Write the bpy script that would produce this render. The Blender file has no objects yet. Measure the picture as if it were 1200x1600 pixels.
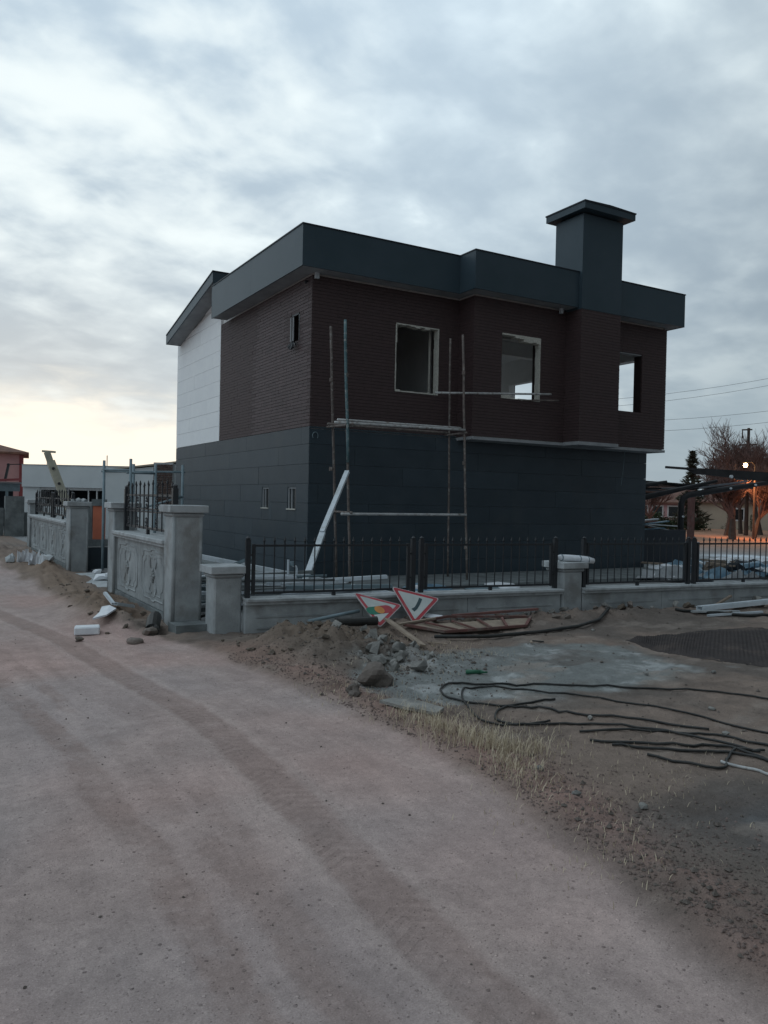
import bpy, bmesh, math, random
import numpy as np
from mathutils import Vector, Matrix
S = bpy.context.scene
COL = S.collection
R = random.Random(7)
rad = math.radians

# ------------------------------------------------------------------ camera
AZ, PITCH, ROLL, F, EYE = rad(59.8), rad(0.77), rad(1.2), 1250.0, 1.6
fwd = Vector((math.cos(AZ)*math.cos(PITCH), math.sin(AZ)*math.cos(PITCH), -math.sin(PITCH)))
r0 = Vector((math.sin(AZ), -math.cos(AZ), 0)); u0 = r0.cross(fwd)
rt = r0*math.cos(ROLL) + u0*math.sin(ROLL); up = u0*math.cos(ROLL) - r0*math.sin(ROLL)
cam = bpy.data.cameras.new('camera'); co = bpy.data.objects.new('camera', cam); COL.objects.link(co)
cam.sensor_fit = 'VERTICAL'; cam.sensor_height = 32.0; cam.lens = F/1600*32.0
cam.clip_start = 0.1; cam.clip_end = 6000
m = Matrix((rt, up, -fwd)).transposed().to_4x4(); m.translation = Vector((0, 0, EYE)); co.matrix_world = m
S.camera = co

# ------------------------------------------------------------------ sky, sun, exposure
SUN_AZ, SUN_EL = rad(83), rad(4)
w = bpy.data.worlds.new('World'); S.world = w; w.use_nodes = True
nt = w.node_tree; N = nt.nodes; L = nt.links; N.clear()
def nn(t, **k):
    n = N.new(t)
    for a, b in k.items(): setattr(n, a, b)
    return n
def mth(op, a, b=None, clamp=False, c=None):
    n = nn('ShaderNodeMath', operation=op, use_clamp=clamp)
    for i, v in enumerate((a, b, c)):
        if v is None: continue
        if isinstance(v, (int, float)): n.inputs[i].default_value = v
        else: L.new(v, n.inputs[i])
    return n.outputs[0]
def mixc(f, a, b, mode='MIX'):
    n = nn('ShaderNodeMix', data_type='RGBA', blend_type=mode)
    for i, v in ((0, f), (6, a), (7, b)):
        if isinstance(v, (int, float)): n.inputs[i].default_value = v
        elif isinstance(v, tuple): n.inputs[i].default_value = (*v, 1)
        else: L.new(v, n.inputs[i])
    return n.outputs[2]
def rng(v, a, b, c=0., d=1., smooth=True):
    n = nn('ShaderNodeMapRange', interpolation_type='SMOOTHSTEP' if smooth else 'LINEAR')
    L.new(v, n.inputs[0])
    for i, q in enumerate((a, b, c, d)): n.inputs[i+1].default_value = q
    return n.outputs[0]
tc = nn('ShaderNodeTexCoord'); sp = nn('ShaderNodeSeparateXYZ'); L.new(tc.outputs['Generated'], sp.inputs[0])
zc = mth('MAXIMUM', sp.outputs[2], 0.0)
den = mth('ADD', zc, 0.26)
pu = mth('DIVIDE', sp.outputs[0], den); pv = mth('DIVIDE', sp.outputs[1], den)
cv = nn('ShaderNodeCombineXYZ'); L.new(pu, cv.inputs[0]); L.new(pv, cv.inputs[1])
def noise(scale, detail, rough, off, dist=0., stretch=(1, 1, 1)):
    mp = nn('ShaderNodeMapping'); L.new(cv.outputs[0], mp.inputs[0])
    mp.inputs['Location'].default_value = off; mp.inputs['Scale'].default_value = stretch
    mp.inputs['Rotation'].default_value = (0, 0, rad(-25))
    n = nn('ShaderNodeTexNoise'); L.new(mp.outputs[0], n.inputs['Vector'])
    n.inputs['Scale'].default_value = scale; n.inputs['Detail'].default_value = detail
    n.inputs['Roughness'].default_value = rough; n.inputs['Distortion'].default_value = dist
    return n.outputs[0]
big = noise(1.5, 5, .5, (3.1, 1.7, 0), .3, (1, 1.1, 1))
fine = noise(4.6, 6, .5, (9.3, 4.2, 0), .35, (1, 1.15, 1))
puff = noise(8.5, 5, .5, (2.3, 7.7, 0), .2, (1, 1.1, 1))
cl = mth('ADD', mth('MULTIPLY', big, .42), mth('ADD', mth('MULTIPLY', fine, .36), mth('MULTIPLY', puff, .22)))
sd = Vector((math.cos(SUN_AZ)*math.cos(SUN_EL), math.sin(SUN_AZ)*math.cos(SUN_EL), math.sin(SUN_EL)))
dp = nn('ShaderNodeVectorMath', operation='DOT_PRODUCT'); L.new(tc.outputs['Generated'], dp.inputs[0]); dp.inputs[1].default_value = sd
cosg = dp.outputs['Value']
# azimuthal closeness to the setting sun
hd = nn('ShaderNodeVectorMath', operation='DOT_PRODUCT'); L.new(tc.outputs['Generated'], hd.inputs[0]); hd.inputs[1].default_value = (math.cos(SUN_AZ), math.sin(SUN_AZ), 0)
hl = mth('POWER', mth('MAXIMUM', mth('SUBTRACT', 1.0, mth('MULTIPLY', sp.outputs[2], sp.outputs[2])), .001), .5)
az = mth('DIVIDE', hd.outputs['Value'], hl)
h2 = nn('ShaderNodeVectorMath', operation='DOT_PRODUCT'); L.new(tc.outputs['Generated'], h2.inputs[0]); h2.inputs[1].default_value = (math.cos(rad(130)), math.sin(rad(130)), 0)
side = rng(mth('DIVIDE', h2.outputs['Value'], hl), -1.0, 1.0, 0., 1., False)
near = rng(az, .60, 1.0)
elev = sp.outputs[2]
t = rng(cl, .38, .64)
dark = mixc(t, (4.4, 5.45, 6.35), (6.9, 8.05, 8.7))
hot = rng(cl, .53, .64)
b2 = mixc(mth('MULTIPLY', hot, rng(cosg, .60, .95, .30, .85)), dark, (9.0, 10.1, 10.4))
# overall level: dusk falls off away from the sun, rises overhead
lvl = mth('MULTIPLY', rng(side, .0, .62, .14, 1.06, False), rng(elev, 0.0, .75, .78, 1.35, False))
nb = nn('ShaderNodeVectorMath', operation='SCALE'); L.new(b2, nb.inputs[0]); L.new(lvl, nb.inputs['Scale'])
# low band towards the east: even grey blue
eastband = mth('MULTIPLY', rng(elev, .02, .24, 1., 0.), rng(az, .95, .68))
pdv = nn('ShaderNodeVectorMath', operation='DOT_PRODUCT'); L.new(tc.outputs['Generated'], pdv.inputs[0]); pdv.inputs[1].default_value = (.13, .87, .475)
thin = mth('MULTIPLY', rng(pdv.outputs['Value'], .93, .995), rng(cl, .40, .60))
nb2 = mixc(mth('MULTIPLY', thin, .95), nb.outputs[0], (9.4, 10.3, 10.4))
c1 = mixc(mth('MULTIPLY', eastband, .9), nb2, (3.5, 4.4, 5.0))
# glow along the horizon under the cloud deck
edge = mth('ADD', elev, mth('MULTIPLY', mth('SUBTRACT', fine, .5), .16))
glow = mth('MULTIPLY', rng(edge, .06, .145, 1., 0.), rng(az, .80, .99))
c2 = mixc(glow, c1, (10.6, 10.5, 9.5))
glow2 = mth('MULTIPLY', rng(edge, .14, .34, 1., 0.), rng(az, .84, 1.0, 0., .22))
c2 = mixc(glow2, c2, (7.6, 8.1, 8.1))
sky = nn('ShaderNodeTexSky', sky_type='NISHITA', sun_disc=False); sky.sun_elevation = SUN_EL; sky.sun_rotation = math.pi/2 - SUN_AZ
c3 = mixc(.95, sky.outputs[0], c2)
below = rng(elev, -.03, 0.0)
c4 = mixc(below, (.9, .9, .95), c3)
bg = nn('ShaderNodeBackground'); L.new(c4, bg.inputs[0]); bg.inputs[1].default_value = 0.1
ow = nn('ShaderNodeOutputWorld'); L.new(bg.outputs[0], ow.inputs[0])
sl = bpy.data.lights.new('sun', 'SUN'); sl.energy = 0.12; sl.angle = rad(20); sl.color = (1, .86, .7)
so = bpy.data.objects.new('sun', sl); COL.objects.link(so); so.rotation_euler = (-sd).to_track_quat('-Z', 'Y').to_euler()
S.view_settings.view_transform = 'Standard'; S.view_settings.look = 'None'; S.view_settings.gamma = 1
S.view_settings.exposure = 0.0; S.view_settings.use_curve_mapping = False
S.cycles.max_bounces = 5; S.cycles.diffuse_bounces = 3

# ------------------------------------------------------------------ materials
def mat(name, a, b=None, sc=3.0, rough=.85, bump=.15, bs=60., rnd=0., metal=0., stretch=(1, 1, 1), spec=.3, detail=5, lo=.35, hi=.65, stain=None, emit=None):
    m = bpy.data.materials.new(name); m.use_nodes = True; t = m.node_tree; n = t.nodes; l = t.links; n.clear()
    o = n.new('ShaderNodeOutputMaterial'); p = n.new('ShaderNodeBsdfPrincipled'); l.new(p.outputs[0], o.inputs[0])
    p.inputs['Roughness'].default_value = rough; p.inputs['Metallic'].default_value = metal; p.inputs['Specular IOR Level'].default_value = spec
    g = n.new('ShaderNodeNewGeometry'); mp = n.new('ShaderNodeMapping'); l.new(g.outputs['Position'], mp.inputs[0]); mp.inputs['Scale'].default_value = stretch
    def nz(s, d):
        q = n.new('ShaderNodeTexNoise'); q.inputs['Scale'].default_value = s; q.inputs['Detail'].default_value = d; q.inputs['Roughness'].default_value = .6
        l.new(mp.outputs[0], q.inputs['Vector']); return q.outputs[0]
    def mr(v, x0, x1, y0=0., y1=1.):
        q = n.new('ShaderNodeMapRange'); l.new(v, q.inputs[0])
        for i, z in enumerate((x0, x1, y0, y1)): q.inputs[i+1].default_value = z
        return q.outputs[0]
    def mx(f, x, y, mode='MIX'):
        q = n.new('ShaderNodeMix'); q.data_type = 'RGBA'; q.blend_type = mode
        for i, v in ((0, f), (6, x), (7, y)):
            if isinstance(v, (int, float)): q.inputs[i].default_value = v
            elif isinstance(v, tuple): q.inputs[i].default_value = (*v, 1)
            else: l.new(v, q.inputs[i])
        return q.outputs[2]
    b = b or tuple(x*.8 for x in a)
    c = mx(mr(nz(sc, detail), lo, hi), a, b)
    if stain:
        c = mx(mr(nz(stain[1], 4), .54, .68, 0, stain[2]), c, stain[0])
    c = mx(1.0, c, (1, 1, 1), 'MULTIPLY')
    if rnd:
        oi = n.new('ShaderNodeObjectInfo'); hs = n.new('ShaderNodeHueSaturation'); l.new(c, hs.inputs['Color'])
        l.new(mr(oi.outputs['Random'], 0, 1, 1-rnd, 1+rnd), hs.inputs['Value']); c = hs.outputs[0]
    l.new(c, p.inputs['Base Color'])
    if bump:
        bn = n.new('ShaderNodeBump'); bn.inputs['Strength'].default_value = bump; bn.inputs['Distance'].default_value = .02
        l.new(nz(bs, 4), bn.inputs['Height']); l.new(bn.outputs[0], p.inputs['Normal'])
    if emit:
        p.inputs['Emission Color'].default_value = (*emit[0], 1); p.inputs['Emission Strength'].default_value = emit[1]
    return m
M = dict(
 slate=mat('slate_cladding', (.021, .036, .048), (.030, .046, .059), 2.2, .52, .08, 90, .10, spec=.5, stain=((.050, .060, .064), 1.3, .3)),
 fascia=mat('fascia_metal', (.034, .056, .070), (.044, .066, .082), 1.1, .40, .05, 40, .05),
 fasciaedge=mat('fascia_flashing', (.02, .026, .035), None, 3, .5, 0),
 soffit=mat('soffit_board', (.32, .33, .34), (.24, .25, .26), 3, .8, .1),
 brick=mat('brown_brick', (.064, .042, .043), (.082, .054, .055), 9, .62, .1, 60, .12, spec=.5, stain=((.042, .027, .027), 3.2, .5)),
 brickb=mat('brown_brick_strip', (.046, .027, .027), (.058, .034, .034), 14, .66, .08, 60, 0, spec=.5, stain=((.042, .027, .027), 3.2, .5)),
 mortar=mat('mortar', (.022, .014, .014), None, 8, .9, .3),
 white=mat('white_cladding', (.84, .85, .85), (.79, .80, .81), 2.5, .6, .06, 50, .02),
 plaster=mat('interior_plaster', (.76, .76, .75), (.68, .68, .67), 2, .9, .2),
 foam=mat('mounting_foam', (.62, .60, .54), (.46, .45, .40), 30, .9, .8, 90),
 concrete=mat('precast_concrete', (.39, .41, .415), (.27, .285, .29), 3.5, .9, .45, 60, .08, stain=((.20, .195, .185), 1.9, .75)),
 caprough=mat('cap_concrete', (.46, .48, .49), (.35, .37, .375), 6, .9, .35, 70, .05, stain=((.22, .22, .22), 3, .5)),
 rawcon=mat('raw_concrete', (.22, .24, .24), (.15, .165, .17), 4, .95, .6, 60, .05, stain=((.11, .12, .12), 2, .6)),
 iron=mat('black_iron', (.012, .014, .018), (.02, .022, .026), 12, .45, .1, 120, spec=.5),
 rust=mat('rusty_steel', (.19, .155, .14), (.10, .085, .078), 9, .8, .4, 90, .1, stain=((.30, .29, .27), 14, .8)),
 teal=mat('teal_painted_steel', (.07, .13, .145), (.11, .18, .19), 9, .6, .2, 90, stain=((.38, .38, .36), 16, .8)),
 galv=mat('galvanised_tube', (.52, .52, .51), (.36, .36, .36), 9, .55, .2, 90, .05, stain=((.18, .13, .10), 13, .8)),
 pvc=mat('white_pvc', (.62, .66, .70), (.50, .55, .58), 5, .5, .1, 40, .10, stain=((.35, .35, .32), 6, .5)),
 greypipe=mat('grey_conduit', (.20, .26, .29), (.15, .20, .22), 6, .6, .1, 40, .15),
 blackpipe=mat('black_plastic_pipe', (.016, .017, .017), (.04, .038, .035), 9, .5, .1, 60),
 wood=mat('weathered_timber', (.34, .27, .21), (.24, .19, .15), 5, .9, .5, 60, .15, stretch=(1, 1, 6)),
 redsteel=mat('red_primer_steel', (.19, .085, .075), (.13, .070, .060), 7, .7, .3, 70, .1, stain=((.20, .17, .15), 5, .8)),
 signred=mat('sign_red', (.42, .045, .06), (.34, .05, .06), 6, .5, .1, 60, stain=((.40, .22, .22), 5, .5)),
 signwhite=mat('sign_white', (.50, .52, .50), (.40, .43, .42), 5, .5, .1, 60, stain=((.30, .29, .26), 4, .5)),
 signback=mat('sign_edge', (.55, .50, .50), (.4, .36, .36), 8, .6, .1),
 siggreen=mat('sign_green', (.02, .17, .11), None, 6, .5, .05),
 sigamber=mat('sign_amber', (.62, .25, .07), None, 6, .5, .05),
 sigdark=mat('sign_symbol', (.045, .075, .085), None, 6, .5, .05),
 rock=mat('fieldstone', (.19, .16, .142), (.125, .105, .09), 8, .95, .8, 40, .25),
 rubble=mat('concrete_rubble', (.28, .27, .25), (.19, .185, .175), 9, .95, .8, 50, .25),
 redstone=mat('reddish_gravel', (.25, .185, .165), (.17, .13, .115), 20, .95, .4, 50, .2),
 clod=mat('soil_clod', (.17, .138, .11), (.115, .093, .075), 10, .95, .8, 40, .2),
 straw=mat('dry_grass', (.62, .52, .38), (.46, .385, .28), 20, .9, 0),
 plasticwhite=mat('white_plastic_scrap', (.76, .78, .80), (.62, .64, .68), 7, .6, .2, 40, .05),
 plasticblue=mat('blue_tarp', (.07, .15, .22), (.20, .30, .37), 3, .5, .3, 20),
 greenpl=mat('green_plastic', (.03, .13, .075), None, 8, .4, .1),
 orange=mat('orange_render', (.62, .19, .11), (.52, .16, .10), 4, .85, .1, 60),
 pink=mat('pink_render', (.50, .30, .30), (.42, .25, .26), 1, .85, .05),
 darkred=mat('red_trim', (.27, .075, .08), None, 1, .85, 0),
 tile=mat('roof_tile', (.22, .12, .09), (.14, .08, .065), 2, .85, .2, 5, .1),
 housewhite=mat('white_render', (.58, .61, .62), (.52, .55, .56), 1, .85, .05, 20),
 cream=mat('cream_render', (.42, .36, .28), (.35, .30, .24), .6, .9, .05, 20),
 darkhole=mat('dark_glass', (.015, .018, .02), None, 3, .25, 0, spec=.5),
 framewhite=mat('white_window_frame', (.6, .6, .6), None, 3, .6, 0),
 stone=mat('rough_stone', (.12, .075, .06), (.07, .045, .04), 12, .9, .6, 30, .25),
 yellow=mat('boom_paint', (.44, .42, .33), (.34, .33, .27), 5, .6, .1),
 bark=mat('bare_bark', (.085, .062, .052), (.055, .042, .036), 5, .95, .3, 20),
 twig=mat('bare_twigs', (.16, .10, .088), (.11, .07, .062), 5, .95, 0),
 conifer=mat('conifer_needles', (.07, .068, .048), (.045, .046, .034), 3, .95, 0),
 shrub=mat('evergreen_leaves', (.055, .07, .035), (.035, .05, .028), 3, .95, 0),
 mat_dark=mat('dark_ribbed_mat', (.062, .050, .047), (.042, .035, .034), 5, .95, .8, 60, stain=((.13, .10, .085), 2.2, .6)),
 wire=mat('wire', (.02, .02, .022), None, 3, .6, 0),
 magenta=mat('pink_plastic', (.30, .06, .12), (.22, .05, .09), 6, .5, .1),
 skin=mat('canopy_plate', (.016, .016, .018), (.03, .03, .032), 4, .6, .1),
 purlin=mat('pale_purlin', (.18, .19, .21), None, 4, .6, .1),
)

# ------------------------------------------------------------------ mesh helpers
MASTER = {}
def tag(o, label=None, cat=None, group=None, kind=None):
    if label: o['label'] = label
    if cat: o['category'] = cat
    if group: o['group'] = group
    if kind: o['kind'] = kind
    return o
def empty(name, loc, label, cat, group=None, rz=0.):
    o = bpy.data.objects.new(name, None); COL.objects.link(o); o.location = loc; o.rotation_euler[2] = rz; o.empty_display_size = .2
    return tag(o, label, cat, group)
class MB:
    def __init__(s): s.v = []; s.f = []
    def add(s, vs, fs):
        k = len(s.v); s.v += [tuple(p) for p in vs]; s.f += [tuple(i+k for i in f) for f in fs]; return s
    def box(s, x0, x1, y0, y1, z0, z1):
        x0, x1 = min(x0, x1), max(x0, x1); y0, y1 = min(y0, y1), max(y0, y1); z0, z1 = min(z0, z1), max(z0, z1)
        return s.add([(x0, y0, z0), (x1, y0, z0), (x1, y1, z0), (x0, y1, z0), (x0, y0, z1), (x1, y0, z1), (x1, y1, z1), (x0, y1, z1)],
                     [(0, 3, 2, 1), (4, 5, 6, 7), (0, 1, 5, 4), (1, 2, 6, 5), (2, 3, 7, 6), (3, 0, 4, 7)])
    def obox(s, c, ax, ay, az):            # centre and three half axes
        c = Vector(c); ax = Vector(ax); ay = Vector(ay); az = Vector(az)
        vs = [c+i*ax+j*ay+k*az for k in (-1, 1) for i, j in ((-1, -1), (1, -1), (1, 1), (-1, 1))]
        return s.add(vs, [(0, 3, 2, 1), (4, 5, 6, 7), (0, 1, 5, 4), (1, 2, 6, 5), (2, 3, 7, 6), (3, 0, 4, 7)])
    def bar(s, a, b, wd, ht, upv=(0, 0, 1)):  # rectangular bar from a to b
        a = Vector(a); b = Vector(b); d = (b-a); l = d.length; d = d/l
        sx = d.cross(Vector(upv)); sx = sx.normalized() if sx.length > 1e-4 else Vector((1, 0, 0)); sy = sx.cross(d)
        return s.obox((a+b)/2, d*l/2, sx*wd/2, sy*ht/2)
    def tube(s, pts, r, n=8, cap=True):
        pts = [Vector(p) for p in pts]; k = len(s.v); rs = r if isinstance(r, (list, tuple)) else [r]*len(pts)
        prev = None
        for i, p in enumerate(pts):
            d = (pts[min(i+1, len(pts)-1)]-pts[max(i-1, 0)]); d = d.normalized() if d.length > 1e-9 else Vector((0, 0, 1))
            if prev is None:
                a = d.cross(Vector((0, 0, 1)));  a = a.normalized() if a.length > .05 else Vector((1, 0, 0))
            else:
                a = (prev-d*prev.dot(d)); a = a.normalized() if a.length > 1e-5 else d.orthogonal().normalized()
            prev = a; b = d.cross(a)
            for j in range(n):
                q = 2*math.pi*j/n; s.v.append(tuple(p+(a*math.cos(q)+b*math.sin(q))*rs[i]))
        for i in range(len(pts)-1):
            for j in range(n):
                j2 = (j+1) % n; s.f.append((k+i*n+j, k+i*n+j2, k+(i+1)*n+j2, k+(i+1)*n+j))
        if cap:
            s.f.append(tuple(k+j for j in range(n))[::-1]); s.f.append(tuple(k+(len(pts)-1)*n+j for j in range(n)))
        return s
    def prism(s, poly, o, u, v, nrm, th):   # polygon in (u,v) from origin o, thickness th along nrm
        o = Vector(o); u = Vector(u); v = Vector(v); nrm = Vector(nrm); n = len(poly)
        a = [o+u*p[0]+v*p[1] for p in poly]; b = [p+nrm*th for p in a]
        return s.add(a+b, [tuple(range(n))[::-1], tuple(range(n, 2*n))]+[(i, (i+1) % n, n+(i+1) % n, n+i) for i in range(n)])
    def build(s, name, m, parent=None, smooth=False, loc=None, bevel=0):
        me = bpy.data.meshes.new(name)
        off = Vector((0, 0, 0))
        if parent is not None:
            par = parent
            while par is not None: off += par.location; par = par.parent
            off = off*-1; loc = None
        if loc is not None: off = -Vector(loc)
        me.from_pydata([(p[0]+off[0], p[1]+off[1], p[2]+off[2]) for p in s.v], [], s.f); me.update()
        bm = bmesh.new(); bm.from_mesh(me); bmesh.ops.recalc_face_normals(bm, faces=bm.faces)
        if bevel:
            bmesh.ops.bevel(bm, geom=[e for e in bm.edges if len(e.link_faces) == 2 and e.calc_face_angle(0) > .5], offset=bevel, segments=1, affect='EDGES', clamp_overlap=True)
        bm.to_mesh(me); bm.free()
        if smooth:
            for p in me.polygons: p.use_smooth = True
        me.materials.append(M[m] if isinstance(m, str) else m)
        o = bpy.data.objects.new(name, me); COL.objects.link(o)
        if parent is not None: o.parent = parent
        elif loc is not None: o.location = loc
        return o
def single(mb, name, m, loc, label, cat, group=None, smooth=False, bevel=0):
    return tag(mb.build(name, m, None, smooth, loc, bevel), label, cat, group)
def tree_copy(o, parent=None):
    c = o.copy(); COL.objects.link(c); c.parent = parent
    for ch in list(o.children): tree_copy(ch, c)
    return c

# ------------------------------------------------------------------ terrain height and soils (numpy)
def vnoise(x, y, seed):
    xi = np.floor(x).astype(np.int64); yi = np.floor(y).astype(np.int64); fx = x-xi; fy = y-yi
    fx = fx*fx*(3-2*fx); fy = fy*fy*(3-2*fy)
    def h(a, b):
        n = (a*374761393 + b*668265263 + seed*1442695041) & 0xffffffff
        n = ((n ^ (n >> 13))*1274126177) & 0xffffffff
        return ((n ^ (n >> 16)) & 0xffff)/65535.0
    return (h(xi, yi)*(1-fx)+h(xi+1, yi)*fx)*(1-fy)+(h(xi, yi+1)*(1-fx)+h(xi+1, yi+1)*fx)*fy
def fbm(x, y, sc, oct=4, seed=1, gain=.5):
    a = 1.; t = 0.; n = 0.
    for i in range(oct):
        t = t+a*(vnoise(x*sc*2**i+17.3*i, y*sc*2**i-9.1*i, seed+i)-.5)*2; n += a; a *= gain
    return t/n
def sst(e0, e1, x):
    t = np.clip((x-e0)/(e1-e0), 0, 1); return t*t*(3-2*t)
def gauss(x, y, cx, cy, sx, sy, a=0.):
    dx = x-cx; dy = y-cy; c, s = math.cos(a), math.sin(a)
    u = (dx*c+dy*s)/sx; v = (-dx*s+dy*c)/sy; return np.exp(-(u*u+v*v))
def road_edge(y):      # x of the right edge of the dirt road
    return np.interp(y, [-50, .5, 1.6, 2.5, 3.9, 4.8, 6.35, 8.8, 10.2, 13.5, 20, 60], [2.3, 2.36, 2.42, 2.63, 2.85, 2.84, 2.77, 2.45, 2.02, 1.75, 1.5, .6])
def fence_y(x): return 9.0-.098*(x-3.3)
TR = [([1.6, 1.62, 1.65, 1.72, 1.79, 1.79, 1.60, 1.40, .95, .2], [0, 2.27, 2.77, 3.52, 4.56, 5.88, 7.16, 9.35, 11.65, 16]),
      ([.93, .94, .96, .96, .91, .90, .72, .5, .1, -.6], [0, 2.25, 2.86, 3.59, 4.31, 5.3, 6.9, 8.84, 11.5, 16])]
def masks(x, y):
    e = road_edge(y)+.16*fbm(x, y, 1.3, 3, 5)
    road = 1-sst(-.10, .14, x-e)
    fy = fence_y(x)
    yard = sst(0, .25, y-fy)*sst(2.9, 3.1, x) + sst(3.0, 3.2, x)*sst(9.2, 9.5, y)
    yard = np.clip(yard, 0, 1)
    return road, yard, fy, e
def height(x, y):
    x = np.asarray(x, float); y = np.asarray(y, float)
    road, yard, fy, e = masks(x, y)
    rough = fbm(x, y, 1.1, 6, 11, .55)
    lumps = np.abs(fbm(x, y, 4.0, 4, 21, .55))
    h = .007*fbm(x, y, 3, 5, 3)*road + (1-road)*(1-yard)*(.040*rough+.034*lumps+.012*np.abs(fbm(x, y, 10, 3, 27)))
    tr = 0
    for k, (tx, ty) in enumerate(TR):
        cx = np.interp(y, ty, tx)
        for o in ((0, .0) if k == 0 else (-.02, .02)):
            d = np.abs(x-cx-o); tr = tr+np.exp(-(d/.10)**2)
        tr = tr-.6*np.exp(-((np.abs(x-cx)-.19)/.07)**2)
    tread = .5+.5*np.sin((y*1.0+.6*x)*2*math.pi/.075)
    h = h-.0045*tr*road*(1+.25*tread*np.exp(-y/5))
    mod = .75+.55*fbm(x, y, 2.2, 4, 31)+.5*lumps
    md = gauss(x, y, 3.62, 8.02, .65, .5, .2)+gauss(x, y, 4.1, 7.3, .6, .7)+.7*gauss(x, y, 2.2, 10.6, .35, 1.6)+.6*np.exp(-((y-(fy-.35))/.32)**2)*(x > 5)*(y < fy)
    h = h+md*(.055*lumps+.05*np.abs(fbm(x, y, 9, 3, 25))-.03*np.abs(fbm(x, y, 2.6, 3, 26)))
    h = h+mod*(.29*gauss(x, y, 3.66, 7.92, .55, .40, .2)+.19*gauss(x, y, 4.1, 7.35, .45, .55)+.14*gauss(x, y, 3.45, 7.2, .45, .5)+.10*gauss(x, y, 4.9, 8.0, .6, .4))
    ridge = np.exp(-((y-(fy-.35))/.36)**2)*sst(4.2, 5.2, x)*(y < fy+.2)
    h = h+ridge*mod*(.10+.05*np.sin(x*1.7))
    lv = np.exp(-((x-2.2)/.42)**2)*sst(9.3, 10.6, y)*(1-sst(19, 22, y))
    h = h+lv*mod*(.16+.05*fbm(x, y, .9, 2, 44))
    h = h-.22*gauss(x, y, 2.42, 10.45, .13, .30)-.16*gauss(x, y, 2.50, 9.62, .10, .2)+.05*gauss(x, y, 2.2, 10.1, .25, .5)*mod
    h = h+.05*np.exp(-((x-e-.22)/.16)**2)*(1-sst(6.5, 8, y))*(1+lumps*1.5)*.6
    h = h+.35*gauss(x, y, .9, 26, 2.0, 5)*mod
    h = h*np.where(yard > .5, .25, 1)
    far = sst(18, 40, np.hypot(x, y)); h = h*(1-far*.8)
    inh = (x > 6.0) & (y > 12.2) & (x < 17) & (y < 24.5)
    return np.where(inh, -.03, h)
def hz(x, y): return float(height(np.array([x]), np.array([y]))[0])
def soil(x, y):
    road, yard, fy, e = masks(x, y)
    n1 = fbm(x, y, .8, 4, 61); n2 = fbm(x, y, 3.5, 4, 71); n3 = fbm(x, y, 12, 3, 81)
    c = lambda *a: np.array(a, float)[None, :]
    col = c(.225, .172, .142)*np.ones((len(x), 3))
    def mixin(mk, cc): nonlocal col; mk = np.clip(mk, 0, 1)[:, None]; col = col*(1-mk)+cc*mk
    mixin(sst(-.1, .5, n1), c(.18, .150, .132))
    rc = c(.43, .335, .308)*(1+.10*n1[:, None])
    rc = rc+(c(.035, -.005, -.012))*sst(-.2, .5, fbm(x, y, .6, 3, 91))[:, None]
    mixin(road, rc)
    mixin(road*sst(.1, .45, fbm(x, y, .45, 3, 15))*.5, c(.375, .32, .31))
    stk = fbm(x*5+.8*np.sin(y*.4), y*.55, 1.0, 4, 101)
    mixin(road*sst(.05, .45, stk)*.18, c(.34, .26, .24)); mixin(road*sst(.05, .45, -stk)*.18, c(.50, .40, .365))
    # reddish shoulder between road and verge
    mixin((1-road)*np.exp(-((x-e-.28)/.25)**2)*(.75+.4*n2)*(1-sst(7.5, 9, y)), c(.30, .19, .16))
    mixin((1-road)*(1-yard)*sst(.35, .9, x-e)*(1-sst(8, 9, y))*sst(-.1, .35, n1+.4*n2)*.8, c(.130, .108, .094))
    # dark band low right
    mixin(gauss(x, y, 3.9, 2.45, .7, .35, -.2)*(.8+.6*n2), c(.11, .105, .105))
    mixin((1-road)*gauss(x, y, 2.95, 2.1, .45, .7)*(.6+.7*n3), c(.17, .14, .12))
    # dried cement slurry
    cm = gauss(x, y, 4.2, 5.9, 1.0, .75, .3)+gauss(x, y, 5.8, 6.5, 1.2, .6, -.1)+.9*gauss(x, y, 5.6, 5.4, 1.0, .5)
    cmk = sst(.32, .62, cm+.38*n1+.22*n2)
    mixin(cmk*.85*(1-yard), c(.215, .228, .222)*np.ones((len(x), 3)))
    mixin(cmk*sst(.1, .45, n2+.5*n3)*.75*(1-yard), c(.36, .365, .36))
    ow_ = (1-road)*(1-yard)
    mixin(ow_*sst(.12, .5, fbm(x, y*1.8, 1.9, 5, 121, .6))*.55, c(.30, .25, .215)); mixin(ow_*sst(.12, .5, -fbm(x, y*1.8, 1.6, 5, 131, .6))*.55, c(.115, .092, .080))
    # yellow-brown earth of the mounds and the left berm
    mixin(gauss(x, y, 3.8, 7.8, .9, .9)*.8, c(.185, .138, .104))
    mixin(np.exp(-((x-2.2)/.42)**2)*sst(9.6, 10.6, y)*(1-sst(19, 22, y))*.9, c(.225, .162, .120))
    mixin(yard*.9, c(.25, .26, .265)*(1+.25*n1[:, None]))
    sn = sst(-.3, .15, fbm(x, y, .5, 4, 33))*sst(.35, .6, gauss(x, y, 21, 14.3, 6.5, 3.4, .5))
    mixin(np.clip(sn, 0, 1)*(x > 16.5), c(.62, .68, .74))
    far = sst(28, 40, x*.86+y*.5); mixin(far, c(.36, .20, .13))  # far ground reddened: the street lamp's orange light put into its colour
    col *= (1+.10*n3+.08*n2)[:, None]
    return np.clip(col, .01, 1)
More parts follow.
